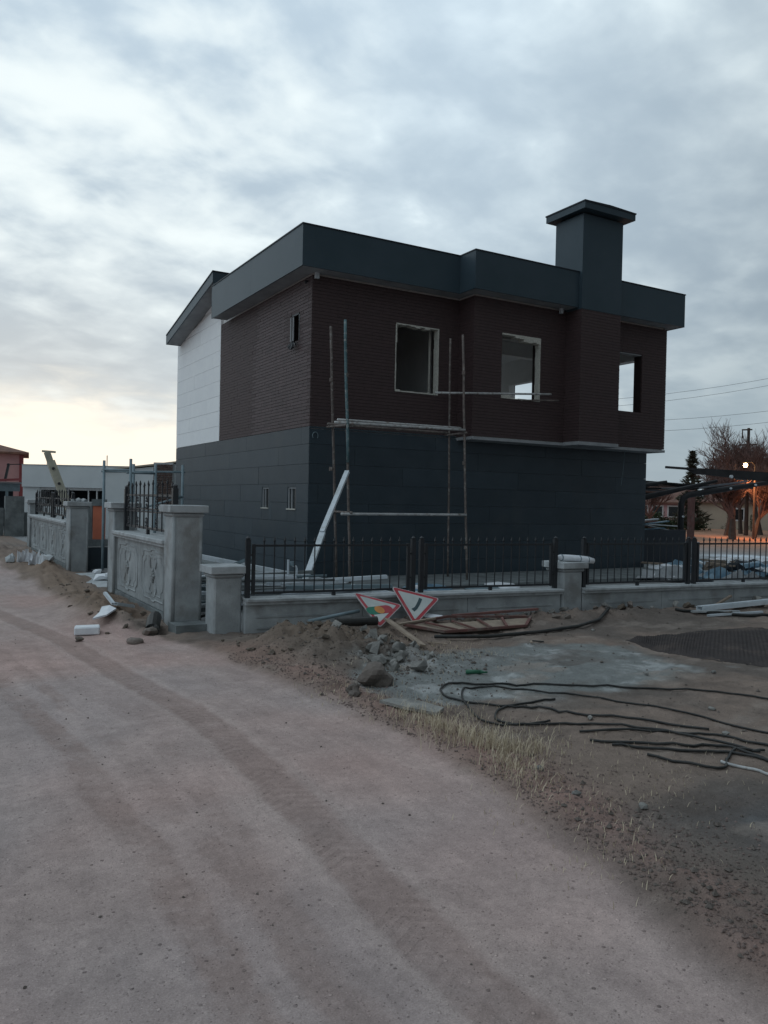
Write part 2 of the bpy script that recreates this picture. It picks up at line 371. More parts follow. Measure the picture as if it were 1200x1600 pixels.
def soil_material():
    m = bpy.data.materials.new('dirt'); m.use_nodes = True; t = m.node_tree; n = t.nodes; l = t.links; n.clear()
    o = n.new('ShaderNodeOutputMaterial'); p = n.new('ShaderNodeBsdfPrincipled'); l.new(p.outputs[0], o.inputs[0])
    p.inputs['Roughness'].default_value = .95; p.inputs['Specular IOR Level'].default_value = .15
    at = n.new('ShaderNodeAttribute'); at.attribute_name = 'soil'
    g = n.new('ShaderNodeNewGeometry')
    def nz(s, d, r=.65):
        q = n.new('ShaderNodeTexNoise'); q.inputs['Scale'].default_value = s; q.inputs['Detail'].default_value = d; q.inputs['Roughness'].default_value = r
        l.new(g.outputs['Position'], q.inputs['Vector']); return q.outputs[0]
    def mr(v, x0, x1, y0, y1):
        q = n.new('ShaderNodeMapRange'); l.new(v, q.inputs[0])
        for i, z in enumerate((x0, x1, y0, y1)): q.inputs[i+1].default_value = z
        return q.outputs[0]
    def mul(a, b):
        q = n.new('ShaderNodeMath'); q.operation = 'MULTIPLY'; l.new(a, q.inputs[0]); l.new(b, q.inputs[1]); return q.outputs[0]
    def mt(op, a, b=None, cl=False):
        q = n.new('ShaderNodeMath'); q.operation = op; q.use_clamp = cl
        for i, v in enumerate((a, b)):
            if v is None: continue
            if isinstance(v, (int, float)): q.inputs[i].default_value = v
            else: l.new(v, q.inputs[i])
        return q.outputs[0]
    def ss(v, x0, x1, y0=0., y1=1.):
        q = n.new('ShaderNodeMapRange'); q.interpolation_type = 'SMOOTHSTEP'; l.new(v, q.inputs[0])
        for i, z in enumerate((x0, x1, y0, y1)): q.inputs[i+1].default_value = z
        return q.outputs[0]
    def mixrgb(f, a, b):
        q = n.new('ShaderNodeMix'); q.data_type = 'RGBA'; l.new(f, q.inputs[0])
        for i, v in ((6, a), (7, b)):
            if isinstance(v, tuple): q.inputs[i].default_value = (*v, 1)
            else: l.new(v, q.inputs[i])
        return q.outputs[2]
    tk = n.new('ShaderNodeAttribute'); tk.attribute_name = 'track'; ts = n.new('ShaderNodeSeparateXYZ'); l.new(tk.outputs['Vector'], ts.inputs[0])
    gp_ = n.new('ShaderNodeSeparateXYZ'); l.new(g.outputs['Position'], gp_.inputs[0])
    wob = mt('MULTIPLY', mt('SUBTRACT', nz(3.2, 5), .5), .14)
    def band(d, hw, soft):
        return ss(mt('ABSOLUTE', mt('ADD', d, wob)), hw-soft, hw+soft, 1., 0.)
    d1, d2, rdm = ts.outputs[0], ts.outputs[1], ts.outputs[2]
    b1 = mt('MULTIPLY', band(d1, .13, .035), ss(nz(1.6, 4), .30, .52, .45, 1.)); b2 = mt('MULTIPLY', band(mt('ADD', d2, .04), .09, .03), ss(nz(2.1, 4), .36, .56, .25, 1.)); b3 = mt('MULTIPLY', band(mt('SUBTRACT', d2, .22), .06, .03), ss(nz(1.3, 4), .42, .58, .1, .8))
    b4 = mt('MULTIPLY', band(mt('ADD', d1, .42), .07, .04), ss(nz(1.1, 4), .44, .60, 0., .7))
    trk = mt('MULTIPLY', mt('MAXIMUM', mt('MAXIMUM', b1, b2), mt('MAXIMUM', b3, b4)), rdm)
    rid = mt('MULTIPLY', mt('MULTIPLY', mt('SUBTRACT', band(d1, .20, .04), band(d1, .13, .035)), rdm), .5, True)
    # tread blocks: chevrons along the direction of travel
    ph_ = mt('ADD', mt('MULTIPLY', gp_.outputs[1], 78.), mt('MULTIPLY', mt('ABSOLUTE', d1), 60.))
    trd = mt('MULTIPLY', mt('MULTIPLY', ss(mt('SINE', ph_), -.3, .5), mt('MULTIPLY', trk, ss(nz(1.9, 5), .40, .58, .15, 1.))), ss(mt('ABSOLUTE', d1), .16, .5, 1., .35))
    # streaks drawn out along the road
    cb_ = n.new('ShaderNodeCombineXYZ'); l.new(mt('MULTIPLY', d1, 16.), cb_.inputs[0]); l.new(mt('MULTIPLY', gp_.outputs[1], .9), cb_.inputs[1])
    sn_ = n.new('ShaderNodeTexNoise'); sn_.inputs['Scale'].default_value = 1.; sn_.inputs['Detail'].default_value = 7; sn_.inputs['Roughness'].default_value = .65; l.new(cb_.outputs[0], sn_.inputs['Vector'])
    streak = mr(sn_.outputs[0], .3, .7, .93, 1.06)
    one = mt('SUBTRACT', 1.0, rdm)
    streak = mt('ADD', mt('MULTIPLY', streak, rdm), one)
    f1 = mr(nz(22, 7, .75), .3, .7, .86, 1.14); f2 = mr(nz(150, 4), .3, .7, .82, 1.18); f0 = mr(nz(2.4, 6, .7), .3, .7, .86, 1.12)
    def specks(sc_, thr, dk):
        v = n.new('ShaderNodeTexVoronoi'); v.inputs['Scale'].default_value = sc_; l.new(g.outputs['Position'], v.inputs['Vector'])
        r_ = n.new('ShaderNodeSeparateXYZ'); l.new(v.outputs['Color'], r_.inputs[0])
        ins = ss(v.outputs['Distance'], .22, .36, 1., 0.); pick = ss(r_.outputs[0], thr, thr+.02)
        val = mr(r_.outputs[1], 0, 1, *dk)
        return mt('MULTIPLY', ins, pick), val
    i1, v1 = specks(95, .72, (.55, 1.45)); i2, v2 = specks(42, .88, (.5, 1.4)); i3, v3 = specks(210, .6, (.6, 1.4))
    f = mt('MULTIPLY', mt('MULTIPLY', f1, f2), mt('MULTIPLY', f0, streak))
    for ii, vv in ((i1, v1), (i2, v2), (i3, v3)):
        f = mt('MULTIPLY', f, mt('ADD', 1.0, mt('MULTIPLY', ii, mt('SUBTRACT', vv, 1.0))))
    colr_ = mixrgb(mt('MULTIPLY', trk, .55), at.outputs['Color'], (.30, .215, .188))
    colr_ = mixrgb(mt('MULTIPLY', rid, .45), colr_, (.52, .42, .38))
    f = mt('MULTIPLY', f, mt('SUBTRACT', 1.0, mt('MULTIPLY', trd, .09)))
    sc = n.new('ShaderNodeVectorMath'); sc.operation = 'SCALE'; l.new(colr_, sc.inputs[0]); l.new(f, sc.inputs['Scale'])
    l.new(sc.outputs[0], p.inputs['Base Color'])
    b = n.new('ShaderNodeBump'); b.inputs['Strength'].default_value = .8; b.inputs['Distance'].default_value = .014
    hh_ = mt('ADD', mt('ADD', nz(30, 9, .75), mt('MULTIPLY', mt('ADD', i1, mt('MULTIPLY', i2, 1.6)), .35)), mt('MULTIPLY', mt('SUBTRACT', mt('MULTIPLY', trd, -.26), mt('MULTIPLY', trk, .5)), 1.0))
    l.new(hh_, b.inputs['Height'])
    l.new(b.outputs[0], p.inputs['Normal'])
    return m
SOIL = soil_material()
def axis(segs):
    out = []
    for a, b, d in segs: out += list(np.arange(a, b-1e-6, d))
    return np.array(out+[segs[-1][1]])
xs = axis([(-1500, -100, 280), (-100, -10, 15), (-10, -1, .5), (-1, 5.5, .03), (5.5, 9, .05), (9, 15, .1), (15, 32, .4), (32, 100, 4), (100, 1500, 140)])
ys = axis([(-1500, -100, 280), (-100, -8, 15), (-8, 1, .5), (1, 9.2, .03), (9.2, 13, .06), (13, 25, .25), (25, 60, 2), (60, 200, 20), (200, 1700, 150)])
def ground():
    X, Y = np.meshgrid(xs, ys); nx, ny = len(xs), len(ys); x = X.ravel(); y = Y.ravel()
    z = height(x, y); colr = soil(x, y); road = masks(x, y)[0]
    V = np.stack([x, y, z], 1)
    trk = np.stack([x-np.interp(y, TR[0][1], TR[0][0]), x-np.interp(y, TR[1][1], TR[1][0]), road], 1)
    i = np.arange(nx-1)[None, :]+np.arange(ny-1)[:, None]*nx; q = np.stack([i, i+1, i+nx+1, i+nx], -1).reshape(-1, 4)
    rd = road[q].mean(1) > .5
    def mk(name, quads):
        used, inv = np.unique(quads, return_inverse=True); me = bpy.data.meshes.new(name)
        inv = inv.reshape(-1); nf = len(quads)
        me.vertices.add(len(used)); me.vertices.foreach_set('co', V[used].astype(np.float32).ravel())
        me.loops.add(nf*4); me.loops.foreach_set('vertex_index', inv.astype(np.int32))
        me.polygons.add(nf); me.polygons.foreach_set('loop_start', np.arange(0, nf*4, 4, dtype=np.int32))
        me.polygons.foreach_set('use_smooth', np.ones(nf, bool))
        me.update(calc_edges=True)
        a = me.color_attributes.new('soil', 'FLOAT_COLOR', 'POINT')
        a.data.foreach_set('color', np.concatenate([colr[used], np.ones((len(used), 1))], 1).astype(np.float32).ravel())
        a = me.color_attributes.new('track', 'FLOAT_COLOR', 'POINT')
        a.data.foreach_set('color', np.concatenate([trk[used], np.ones((len(used), 1))], 1).astype(np.float32).ravel())
        me.materials.append(SOIL); o = bpy.data.objects.new(name, me); COL.objects.link(o); o['kind'] = 'structure'; return o
    mk('dirt_road', q[rd]); mk('ground', q[~rd])
ground()
apr = MB().box(5.9, 17.0, 12.3, 24.3, -.1, .05).build('concrete_apron', 'rawcon'); apr['kind'] = 'structure'

# ------------------------------------------------------------------ the house under construction
X0, Y0, X1, Y1 = 6.60, 14.31, 16.05, 23.70
YB = Y0-.55; XB = 10.12; ZT = 6.05; ZF = 3.02
house = empty('house', (X0, Y0, 0), 'two-storey unfinished house clad in dark slate panels and brown brick with a tall dark chimney', 'house')
def wall(name, mt, ax, at, th, a0, a1, z0, z1, holes=()):
    """vertical wall slab: ax 'x' -> runs along x at y=at..at+th ; ax 'y' -> runs along y at x=at..at+th"""
    mb = MB(); xsn = sorted({a0, a1, *[h[0] for h in holes], *[h[1] for h in holes]}); zsn = sorted({z0, z1, *[h[2] for h in holes], *[h[3] for h in holes]})
    for i in range(len(xsn)-1):
        runs = []
        for j in range(len(zsn)-1):
            cx = (xsn[i]+xsn[i+1])/2; cz = (zsn[j]+zsn[j+1])/2
            if any(h[0] < cx < h[1] and h[2] < cz < h[3] for h in holes): continue
            if runs and abs(runs[-1][1]-zsn[j]) < 1e-9: runs[-1][1] = zsn[j+1]
            else: runs.append([zsn[j], zsn[j+1]])
        for z_0, z_1 in runs:
            if ax == 'x': mb.box(xsn[i], xsn[i+1], at, at+th, z_0, z_1)
            else: mb.box(at, at+th, xsn[i], xsn[i+1], z_0, z_1)
    return mb.build(name, mt, house)
W1 = (8.52, 9.60, 3.89, 5.31); W2 = (10.88, 11.96, 3.89, 5.30); W3 = (14.42, 15.20, 3.89, 5.30)
L1 = (14.92, 15.33, 1.41, 1.85); L2 = (16.38, 16.76, 1.41, 1.85); L3 = (14.88, 15.30, 4.82, 5.38)
T = .22; c_ = .04     # structural wall thickness, cladding depth
wall('ground_floor_wall', 'rawcon', 'x', Y0+c_, T, X0+c_, X1-c_, .0, 2.96)
wall('ground_floor_wall', 'rawcon', 'y', X0+c_, T, Y0+c_+T, Y1, .0, 2.96, [L1, L2])
wall('ground_floor_wall', 'rawcon', 'y', X1-c_-T, T, Y0+c_+T, Y1, .0, 2.96, [(16.5, 17.5, 0.05, 2.2), (19.5, 21.3, .9, 2.2)])
wall('ground_floor_wall', 'rawcon', 'x', Y1-T, T, X0+c_+T, X1-c_-T, 0, 2.96, [(10, 12.4, .05, 2.3)])
MB().box(X0+c_, X1-c_, Y0+c_, Y1, 2.96, 3.10).box(XB+c_, X1-c_, YB+c_, Y0+c_, 2.98, 3.10).build('floor_slab', 'plaster', house)
wall('upper_wall', 'mortar', 'x', Y0+c_, T, X0+c_, XB+c_, 3.10, 6.0, [W1])
wall('upper_wall', 'mortar', 'x', YB+c_, T, XB+c_, X1-c_, 3.10, 6.0, [W2, W3])
wall('upper_wall', 'mortar', 'y', XB+c_, T, YB+c_+T, Y0+c_+T, 3.10, 6.0)
wall('upper_wall', 'mortar', 'y', X0+c_, T, Y0+c_+T, Y1, 3.10, 6.0, [L3])
wall('upper_wall', 'plaster', 'y', X1-c_-T, T, YB+c_+T, Y1, 3.10, 6.0, [(14.25, 15.8, 3.75, 5.33), (16.7, 19.6, 3.75, 5.28)])  # second opening stretched out of sight to let more light in
wall('upper_wall', 'plaster', 'x', Y1-T, T, X0+c_+T, X1-c_-T, 3.10, 6.0, [(8.2, 9.4, 3.9, 5.3), (11.0, 15.2, 3.2, 5.6)])  # unseen back openings, the wide one made large to light the rooms
wall('partition_wall', 'plaster', 'x', 17.6, .12, X0+c_+T, 12.4, 3.10, 5.95)
wall('partition_wall', 'plaster', 'y', 10.35, .12, Y0+.6, 17.6, 3.10, 5.95)
MB().box(12.4, X1-.3, 17.1, 17.35, 5.62, 5.98).box(XB+.3, X1-.3, 15.6, 15.8, 5.66, 5.98).build('ceiling_beam', 'plaster', house)
MB().box(X0+.06, X1-.06, Y0+.06, Y1-.3, 6.0, 6.16).box(XB+.06, X1-.06, YB+.06, Y0+.055, 6.0, 6.16).build('roof_slab', 'plaster', house)
MB().box(12.3, 12.42, 19.9, 20.0, 3.1, 5.9).build('prop_post', 'galv', house)

# cladding pieces
def split(rect, holes):
    out = [rect]
    for h in holes:
        nx = []
        for a0, a1, z0, z1 in out:
            if h[1] <= a0 or h[0] >= a1 or h[3] <= z0 or h[2] >= z1: nx.append((a0, a1, z0, z1)); continue
            if h[0] > a0: nx.append((a0, h[0], z0, z1))
            if h[1] < a1: nx.append((h[1], a1, z0, z1))
            b0, b1 = max(a0, h[0]), min(a1, h[1])
            if h[2] > z0: nx.append((b0, b1, z0, h[2]))
            if h[3] < z1: nx.append((b0, b1, h[3], z1))
        out = nx
    return out
def face_box(mb, face, at, a0, a1, z0, z1, d0, d1):
    """face: 'front' outward -y, 'left' outward -x ; d0,d1 depth behind the face plane"""
    if face == 'front': mb.box(a0, a1, at+d0, at+d1, z0, z1)
    elif face == 'left': mb.box(at+d0, at+d1, a0, a1, z0, z1)
    else: mb.box(at-d1, at-d0, a0, a1, z0, z1)
def panels(name, mt, face, at, a0, a1, rows, length, holes=(), off=0., clip=None, gap=.006, jit=.0025):
    for i in range(len(rows)-1):
        z0, z1 = rows[i], rows[i+1]; st = a0-((off+i*length*.37) % length); a = st
        while a < a1-.01:
            b = a+length; p0, p1 = max(a, a0), min(b, a1); a = b
            if p1-p0 < .06: continue
            dj = R.uniform(0, jit)
            for q in split((p0, p1, z0, z1), holes):
                if q[1]-q[0] < .02 or q[3]-q[2] < .015: continue
                g0, g1 = q[0]+gap/2, q[1]-gap/2; h0, h1 = q[2]+gap/2, q[3]-gap/2
                mb = MB()
                if clip:
                    c0, c1 = clip(g0), clip(g1)
                    if h0 >= max(c0, c1)-.01: continue
                    t0, t1 = min(h1, max(c0, h0+.002)), min(h1, max(c1, h0+.002))
                    poly = [(g0, h0), (g1, h0), (g1, t1), (g0, t0)]
                    mb.prism(poly, (at+dj, 0, 0), (0, 1, 0), (0, 0, 1), (1, 0, 0), .028)
                else: face_box(mb, face, at, g0, g1, h0, h1, dj, .03)
                mb.build(name, mt, house)
zr = [.05, .37, .757, 1.145, 1.533, 1.92, 2.31, 2.70, 3.045]
panels('slate_panel', 'slate', 'left', X0, Y0+.012, Y1, zr, 3.1, [L1, L2], .9)
panels('slate_panel', 'slate', 'front', Y0, X0, X1, zr[:-1]+[3.0], 3.1, [], 1.4)
panels('slate_panel', 'slate', 'right', X1, Y0+.03, Y1, zr[:-1]+[3.0], 3.1, [(16.5, 17.5, 0.05, 2.2), (19.5, 21.3, .9, 2.2)], 1.4)
panels('slate_panel', 'slate', 'front', Y0-.001, X0, XB-.02, [3.006, 3.045], 9, [], 1.4)
vc = lambda y: 7.0-.207*(y-19.30)
panels('white_panel', 'white', 'left', X0, 19.78, Y1, [3.05+.385*i for i in range(11)], 4.2, [], 0, vc)
# backing behind the white gable
MB().prism([(19.78, 6.0), (Y1, 6.0), (Y1, vc(Y1)), (19.78, vc(19.78))], (X0+.03, 0, 0), (0, 1, 0), (0, 0, 1), (1, 0, 0), .2).build('gable_wall', 'plaster', house)
# brick slips
BL, BH, GAP = .40, .0665, .005
bmesh_brick = None
count = 0
def bricks(face, at, a0, a1, z0, z1, holes=(), singles=False):
    global count
    mb = MB(); row = 0; z = z0
    cand = []
    while z < z1-.02:
        zt = min(z+BH, z1); a = a0-(row % 2)*BL/2-(row*0.03 % .06)
        while a < a1:
            p0, p1 = max(a, a0), min(a+BL, a1); a += BL
            if p1-p0 < .03: continue
            for q in split((p0, p1, z, zt), holes):
                if q[1]-q[0] < .02 or q[3]-q[2] < .012: continue
                cand.append((q[0]+.001, q[1]-.001, q[2]+GAP/2, q[3]-GAP/2, R.uniform(0, .005)))
        z += BH; row += 1
    if singles:
        whole = sorted([c for c in cand if c[1]-c[0] > BL-.0025 and abs(c[3]-c[2]-(BH-GAP)) < 1e-4], key=lambda c: (c[0]-Y0)**2+(.35*(c[2]-1.6))**2)[:300]
        ws = set(whole); cand = [c for c in cand if c not in ws]
        me = None
        for c in whole:
            if me is None:
                b = MB(); b.box(0, .035, 0, BL-.002, 0, BH-GAP); o = b.build('brick', 'brick', house, bevel=.003); me = o.data
                me.transform(Matrix.Translation(house.location))
            else: o = bpy.data.objects.new('brick', me); COL.objects.link(o); o.parent = house
            o.location = (at+c[4]-house.location.x, c[0]-house.location.y, c[2])
    for c in cand: face_box(mb, face, at, c[0], c[1], c[2], c[3], c[4]*(1 if singles else .4), .04)
    o = mb.build('brick_facing', 'brickb', house); o['kind'] = 'stuff'
bricks('left', X0, Y0, 19.77, 3.05, 5.998, [L3], True)
bricks('front', Y0, X0+.001, XB, 3.05, 5.998, [W1])
bricks('front', YB, XB, X1, 3.03, 5.998, [W2, W3])
bricks('left', XB, YB+.002, Y0+.02, 3.03, 5.998)
bricks('right', X1, YB+.002, Y1, 3.03, 5.998, [(14.25, 15.8, 3.75, 5.33), (16.7, 19.6, 3.75, 5.28)])
# drip edge and soffit of the overhanging storey
MB().box(XB-.01, X1+.01, YB-.015, Y0-.004, 2.955, 3.015).build('overhang_soffit', 'soffit', house)
# chimney
CX0, CX1, CY = 12.70, 13.92, Y0-1.04
bricks('front', CY, CX0, CX1, 3.03, 5.98)
bricks('left', CX0, CY+.002, YB+.0, 3.03, 5.98)
bricks('right', CX1, CY+.002, YB+.0, 3.03, 5.98)
MB().box(CX0+.04, CX1-.04, CY+.04, YB+.03, 3.02, 6.0).build('chimney_core', 'mortar', house)
chim = MB().box(CX0+.005, CX1-.005, CY+.005, Y0-.15, 5.98, 8.10).build('chimney', 'fascia', house)
MB().box(CX0-.01, CX1+.01, CY-.012, YB, 2.955, 3.03).build('chimney_soffit', 'soffit', house)
for z0, z1 in ((5.985, 8.08),):
    MB().box(CX0, CX1, CY-.004, CY+.004, z0+.003, z1-.003).build('chimney_panel', 'fascia', house)
    MB().box(CX0-.004, CX0+.004, CY, Y0-.15, z0+.003, z1-.003).build('chimney_panel', 'fascia', house)
MB().box(CX0-.16, CX1+.18, CY-.20, Y0+.02, 8.13, 8.27).build('chimney_cap', 'fascia', chim)
mb = MB().box(CX0-.175, CX1+.195, CY-.215, Y0+.035, 8.27, 8.30); mb.prism([(CX0-.17, 8.30), (CX1+.19, 8.30), ((CX0+CX1)/2, 8.325)], (0, CY-.21, 0), (1, 0, 0), (0, 0, 1), (0, 1, 0), 1.24)
mb.build('cap_flashing', 'fasciaedge', chim)
MB().box(CX0+.08, CX1-.08, CY+.08, Y0-.22, 8.09, 8.14).build('flue_gap', 'darkhole', chim)
# fascia and soffit of the flat roof
FX, FY, FB, FR = 6.20, 13.905, 13.36, 16.20
z0, z1 = 6.02, 6.80
def fas(face, at, a0, a1, lengths):
    a = a0
    for ln in lengths:
        b = min(a+ln, a1)
        if b-a < .05: break
        m_ = MB(); face_box(m_, face, at, a+.001, b-.001, z0, z1, R.uniform(0, .0015), .03); m_.build('fascia_panel', 'fascia', house); a = b
fas('left', FX, FY+.03, 19.30, [2.7, 2.7]); fas('front', FY, FX, 9.83, [9]); fas('left', 9.83, FB+.03, FY+.03, [2])
fas('front', FB, 9.83, 12.69, [9]); fas('front', FB, 13.93, FR, [3]); fas('right', FR, FB+.03, 19.3, [3, 3, 3])
MB().box(FX, FX+.03, 19.3, 19.33, z0, z1).build('fascia_end', 'fascia', house)
sf = MB().box(FX+.03, X0-.002, FY+.03, 19.33, 6.03, 6.055).box(X0-.002, 9.86, FY+.03, Y0-.002, 6.03, 6.055)
sf.box(9.86, CX0, FB+.03, YB-.002, 6.03, 6.055).box(CX1, FR-.03, FB+.03, YB-.002, 6.03, 6.055).box(X1+.002, FR-.03, YB, 19.3, 6.03, 6.055).box(9.86, XB-.002, YB-.002, FY+.03, 6.03, 6.055).box(9.86, XB-.002, FY+.03, Y0-.002, 6.032, 6.053)
sf.build('roof_soffit', 'soffit', house)
fl = MB()
for a in ((FX-.012, FX+.10, FY+.1, 19.32), (FX-.012, 9.83, FY-.012, FY+.1), (9.83-.012, 9.93, FB+.1, FY+.1), (9.83-.012, CX0-.001, FB-.012, FB+.1), (CX1+.001, FR+.012, FB-.012, FB+.1), (FR-.1, FR+.012, FB+.1, 19.32)):
    fl.box(a[0], a[1], a[2], a[3], 6.80, 6.825)
fl.build('roof_flashing', 'fasciaedge', house)
MB().box(FX+.03, FR-.03, Y0-.3, 19.3, 6.5, 6.56).box(9.86, FR-.03, FB+.1, Y0-.3, 6.5, 6.56).build('roof_deck', 'fasciaedge', house)
# pitched roof at the back, rising towards the street
za, zb, ya, yb = 6.03, 6.90, Y1-.28, 19.22
def sl_(y): return za+(zb-za)*(ya-y)/(ya-yb)
MB().prism([(ya, sl_(ya)), (yb, sl_(yb)), (yb, sl_(yb)+.25), (ya, sl_(ya)+.25)], (6.18, 0, 0), (0, 1, 0), (0, 0, 1), (1, 0, 0), .03).build('verge_board', 'fascia', house)
MB().prism([(ya, sl_(ya)+.25), (yb-.02, sl_(yb)+.255), (yb-.02, sl_(yb)+.28), (ya, sl_(ya)+.28)], (6.165, 0, 0), (0, 1, 0), (0, 0, 1), (1, 0, 0), 10.2).build('pitched_roof', 'fasciaedge', house)
MB().prism([(ya, sl_(ya)+.01), (19.34, sl_(19.34)+.01), (19.34, sl_(19.34)+.03), (ya, sl_(ya)+.03)], (6.21, 0, 0), (0, 1, 0), (0, 0, 1), (1, 0, 0), .40).build('verge_soffit', 'soffit', house)
MB().box(6.18, 16.3, ya, ya+.03, 6.03, 6.29).build('eaves_board', 'fascia', house)
MB().box(6.21, 16.2, yb, yb+.03, 6.56, 7.15).build('upper_fascia', 'fascia', house)
# window surrounds: strips of mounting foam left round the raw openings
def foam(face, at, h, seed, grow):
    rr = random.Random(seed); a0, a1, z0, z1 = h; mb = MB(); wd = .022
    def strip(p, q, n):
        pts = [(p[0]+(q[0]-p[0])*i/n, p[1]+(q[1]-p[1])*i/n) for i in range(n+1)]
        for i in range(n):
            t = wd*rr.uniform(.6, 1.5)*grow(((pts[i][0]+pts[i+1][0])/2-a0)/(a1-a0), ((pts[i][1]+pts[i+1][1])/2-z0)/(z1-z0))
            if t < .004: continue
            (u, v), (s, r) = pts[i], pts[i+1]
            if abs(q[0]-p[0]) > abs(q[1]-p[1]):
                sg = 1 if p[1] < (z0+z1)/2 else -1; face_box(mb, face, at, u, s, v, v+sg*t, -.008-rr.uniform(0, .008), .16)
            else:
                sg = 1 if p[0] < (a0+a1)/2 else -1; face_box(mb, face, at, u, u+sg*t, v+.001, r-.001, -.006-rr.uniform(0, .008), .15)
    strip((a0, z0), (a0, z1), 7); strip((a1, z0), (a1, z1), 7); strip((a0, z1), (a1, z1), 9); strip((a0, z0), (a1, z0), 9)
    o = mb.build('window_foam', 'foam', house); return o
foam('front', Y0, W1, 3, lambda u, v: (1.6 if (v > .95 and .35 < u < .8) else 1) * (0 if (v < .05 and u > .85) else 1)*(2.2 if v < .05 and u < .12 else 1))
foam('front', YB, W2, 5, lambda u, v: (4.2 if (v > .95 and u > .45) else 2.2 if v > .95 else 1)*(.0 if (u < .05) else 1)*(2.6 if v < .05 and u < .35 else 1))
MB().box(W2[0]+.03, W2[0]+.30, YB+.05, YB+.20, W2[2]+.005, W2[2]+.10).build('foam_block', 'foam', house)
MB().box(W1[1]-.06, W1[1]-.045, YB+.8, YB+.86, W1[2], W1[3]).build('window_reveal_strip', 'foam', house)
MB().box(W3[0], W3[1], YB+.03, YB+.25, W3[3]-.03, W3[3]).build('window_reveal_strip', 'soffit', house)
for h in (L1, L2):
    f = MB().box(X0+.02, X0+.07, h[0], h[0]+.035, h[2], h[3]).box(X0+.02, X0+.07, h[1]-.035, h[1], h[2], h[3]).box(X0+.02, X0+.07, h[0]+.035, h[1]-.035, h[3]-.03, h[3]).box(X0+.02, X0+.07, (h[0]+h[1])/2+.02, (h[0]+h[1])/2+.045, h[2], h[3]-.03).build('window', 'soffit', house)
    MB().box(X0-.02, X0+.08, h[0]-.02, h[1]+.02, h[2]-.025, h[2]).build('sill', 'foam', f)
    MB().box(X0+.05, X0+.056, h[0]+.035, h[1]-.035, h[2], h[3]-.03).build('pane', 'darkhole', f)
f = MB().box(X0+.0, X0+.06, L3[0], L3[0]+.04, L3[2], L3[3]).box(X0, X0+.06, L3[1]-.04, L3[1], L3[2], L3[3]).box(X0, X0+.06, L3[0], L3[1], L3[3]-.035, L3[3]-.001).build('window', 'iron', house)
MB().box(X0-.10, X0-.085, 14.96, 15.0, 4.80, 5.28).box(X0-.10, X0-.085, 15.09, 15.12, 4.80, 5.28).build('window_bar', 'soffit', f)
for k in range(5):
    a = rad(35+k*28); MB().bar((X0-.05, 15.06, 4.80), (X0-.09+R.uniform(-.02, .02), 15.06+.2*math.cos(a), 4.80-.16*math.sin(a)), .03, .035).build('wall_bracket', 'iron', house)
# eaves wires and small fittings
MB().box(6.63, 6.71, 14.22, 14.28, 5.92, 6.03).build('gutter_stub', 'pvc', house)
MB().box(12.45, 12.52, 13.66, 13.72, 5.92, 6.03).build('gutter_stub', 'pvc', house)
MB().tube([(X0-.005, 14.52, 5.92), (X0-.06, 14.52, 5.90), (X0-.06, 14.47, 5.86)], .02, 6).build('cable_end', 'iron', house)
MB().tube([(6.72+.06*math.cos(a), Y0-.02, 2.86+.07*math.sin(a)) for a in [rad(q) for q in range(-40, 230, 20)]], .009, 5).build('cable_loop', 'greypipe', house)
MB().tube([(15.0, YB+.3, 2.96), (14.98, YB+.32, 2.5), (14.9, YB+.3, 2.1)], .006, 4).build('hanging_cable', 'greypipe', house)

# ------------------------------------------------------------------ boundary walls
def pillar(x0, x1, y0, y1, z1, label, group=None):
    cx, cy = (x0+x1)/2, (y0+y1)/2; p = empty('concrete_pillar', (cx, cy, 0), label, 'pillar', group)
    hw, hd = (x1-x0)/2, (y1-y0)/2
    b = MB().box(cx-hw, cx+hw, cy-hd, cy+hd, -.15, z1-.13); b.build('shaft', 'concrete', p, bevel=.02)
    # raised corner beads and recessed front field
    for sx in (-1, 1):
        for sy in (-1, 1):
            if z1 < 1: continue
            MB().tube([(cx+sx*(hw-.018), cy+sy*(hd-.018), -.1), (cx+sx*(hw-.018), cy+sy*(hd-.018), z1-.135)], .026, 10).build('corner_bead', 'concrete', p, smooth=True)
    MB().box(cx-hw-.025, cx+hw+.025, cy-hd-.025, cy+hd+.025, z1-.14, z1-.09).build('neck_moulding', 'concrete', p, bevel=.02)
    MB().box(cx-hw-.06, cx+hw+.06, cy-hd-.06, cy+hd+.06, z1-.09, z1).build('cap', 'caprough', p, bevel=.007)
    return p
G_ = 'precast concrete boundary pillars'
pillar(2.66, 3.02, 9.62, 10.0, 1.50, 'tall concrete pillar at the street corner, nearest of the tall ones, beside the gate gap', G_)
pillar(2.66, 3.02, 13.02, 13.42, 1.49, 'tall concrete pillar at the far end of the carved corner wall, beside the debris-strewn gap', G_)
pc = pillar(2.66, 3.02, 17.25, 17.68, 1.46, 'tall concrete pillar with crumbs of mortar on its cap, near end of the farther carved wall', G_)
pillar(2.66, 3.02, 24.1, 24.5, 1.44, 'farthest tall concrete pillar, at the left end of the farther carved wall', G_)
p2 = pillar(2.99, 3.33, 9.03, 9.36, .80, 'short concrete pillar left of the long low wall, beside the pipe pile', G_)
pillar(7.88, 8.24, 8.46, 8.80, .79, 'short concrete pillar in the middle of the long low wall, with a white bundle on top', G_)
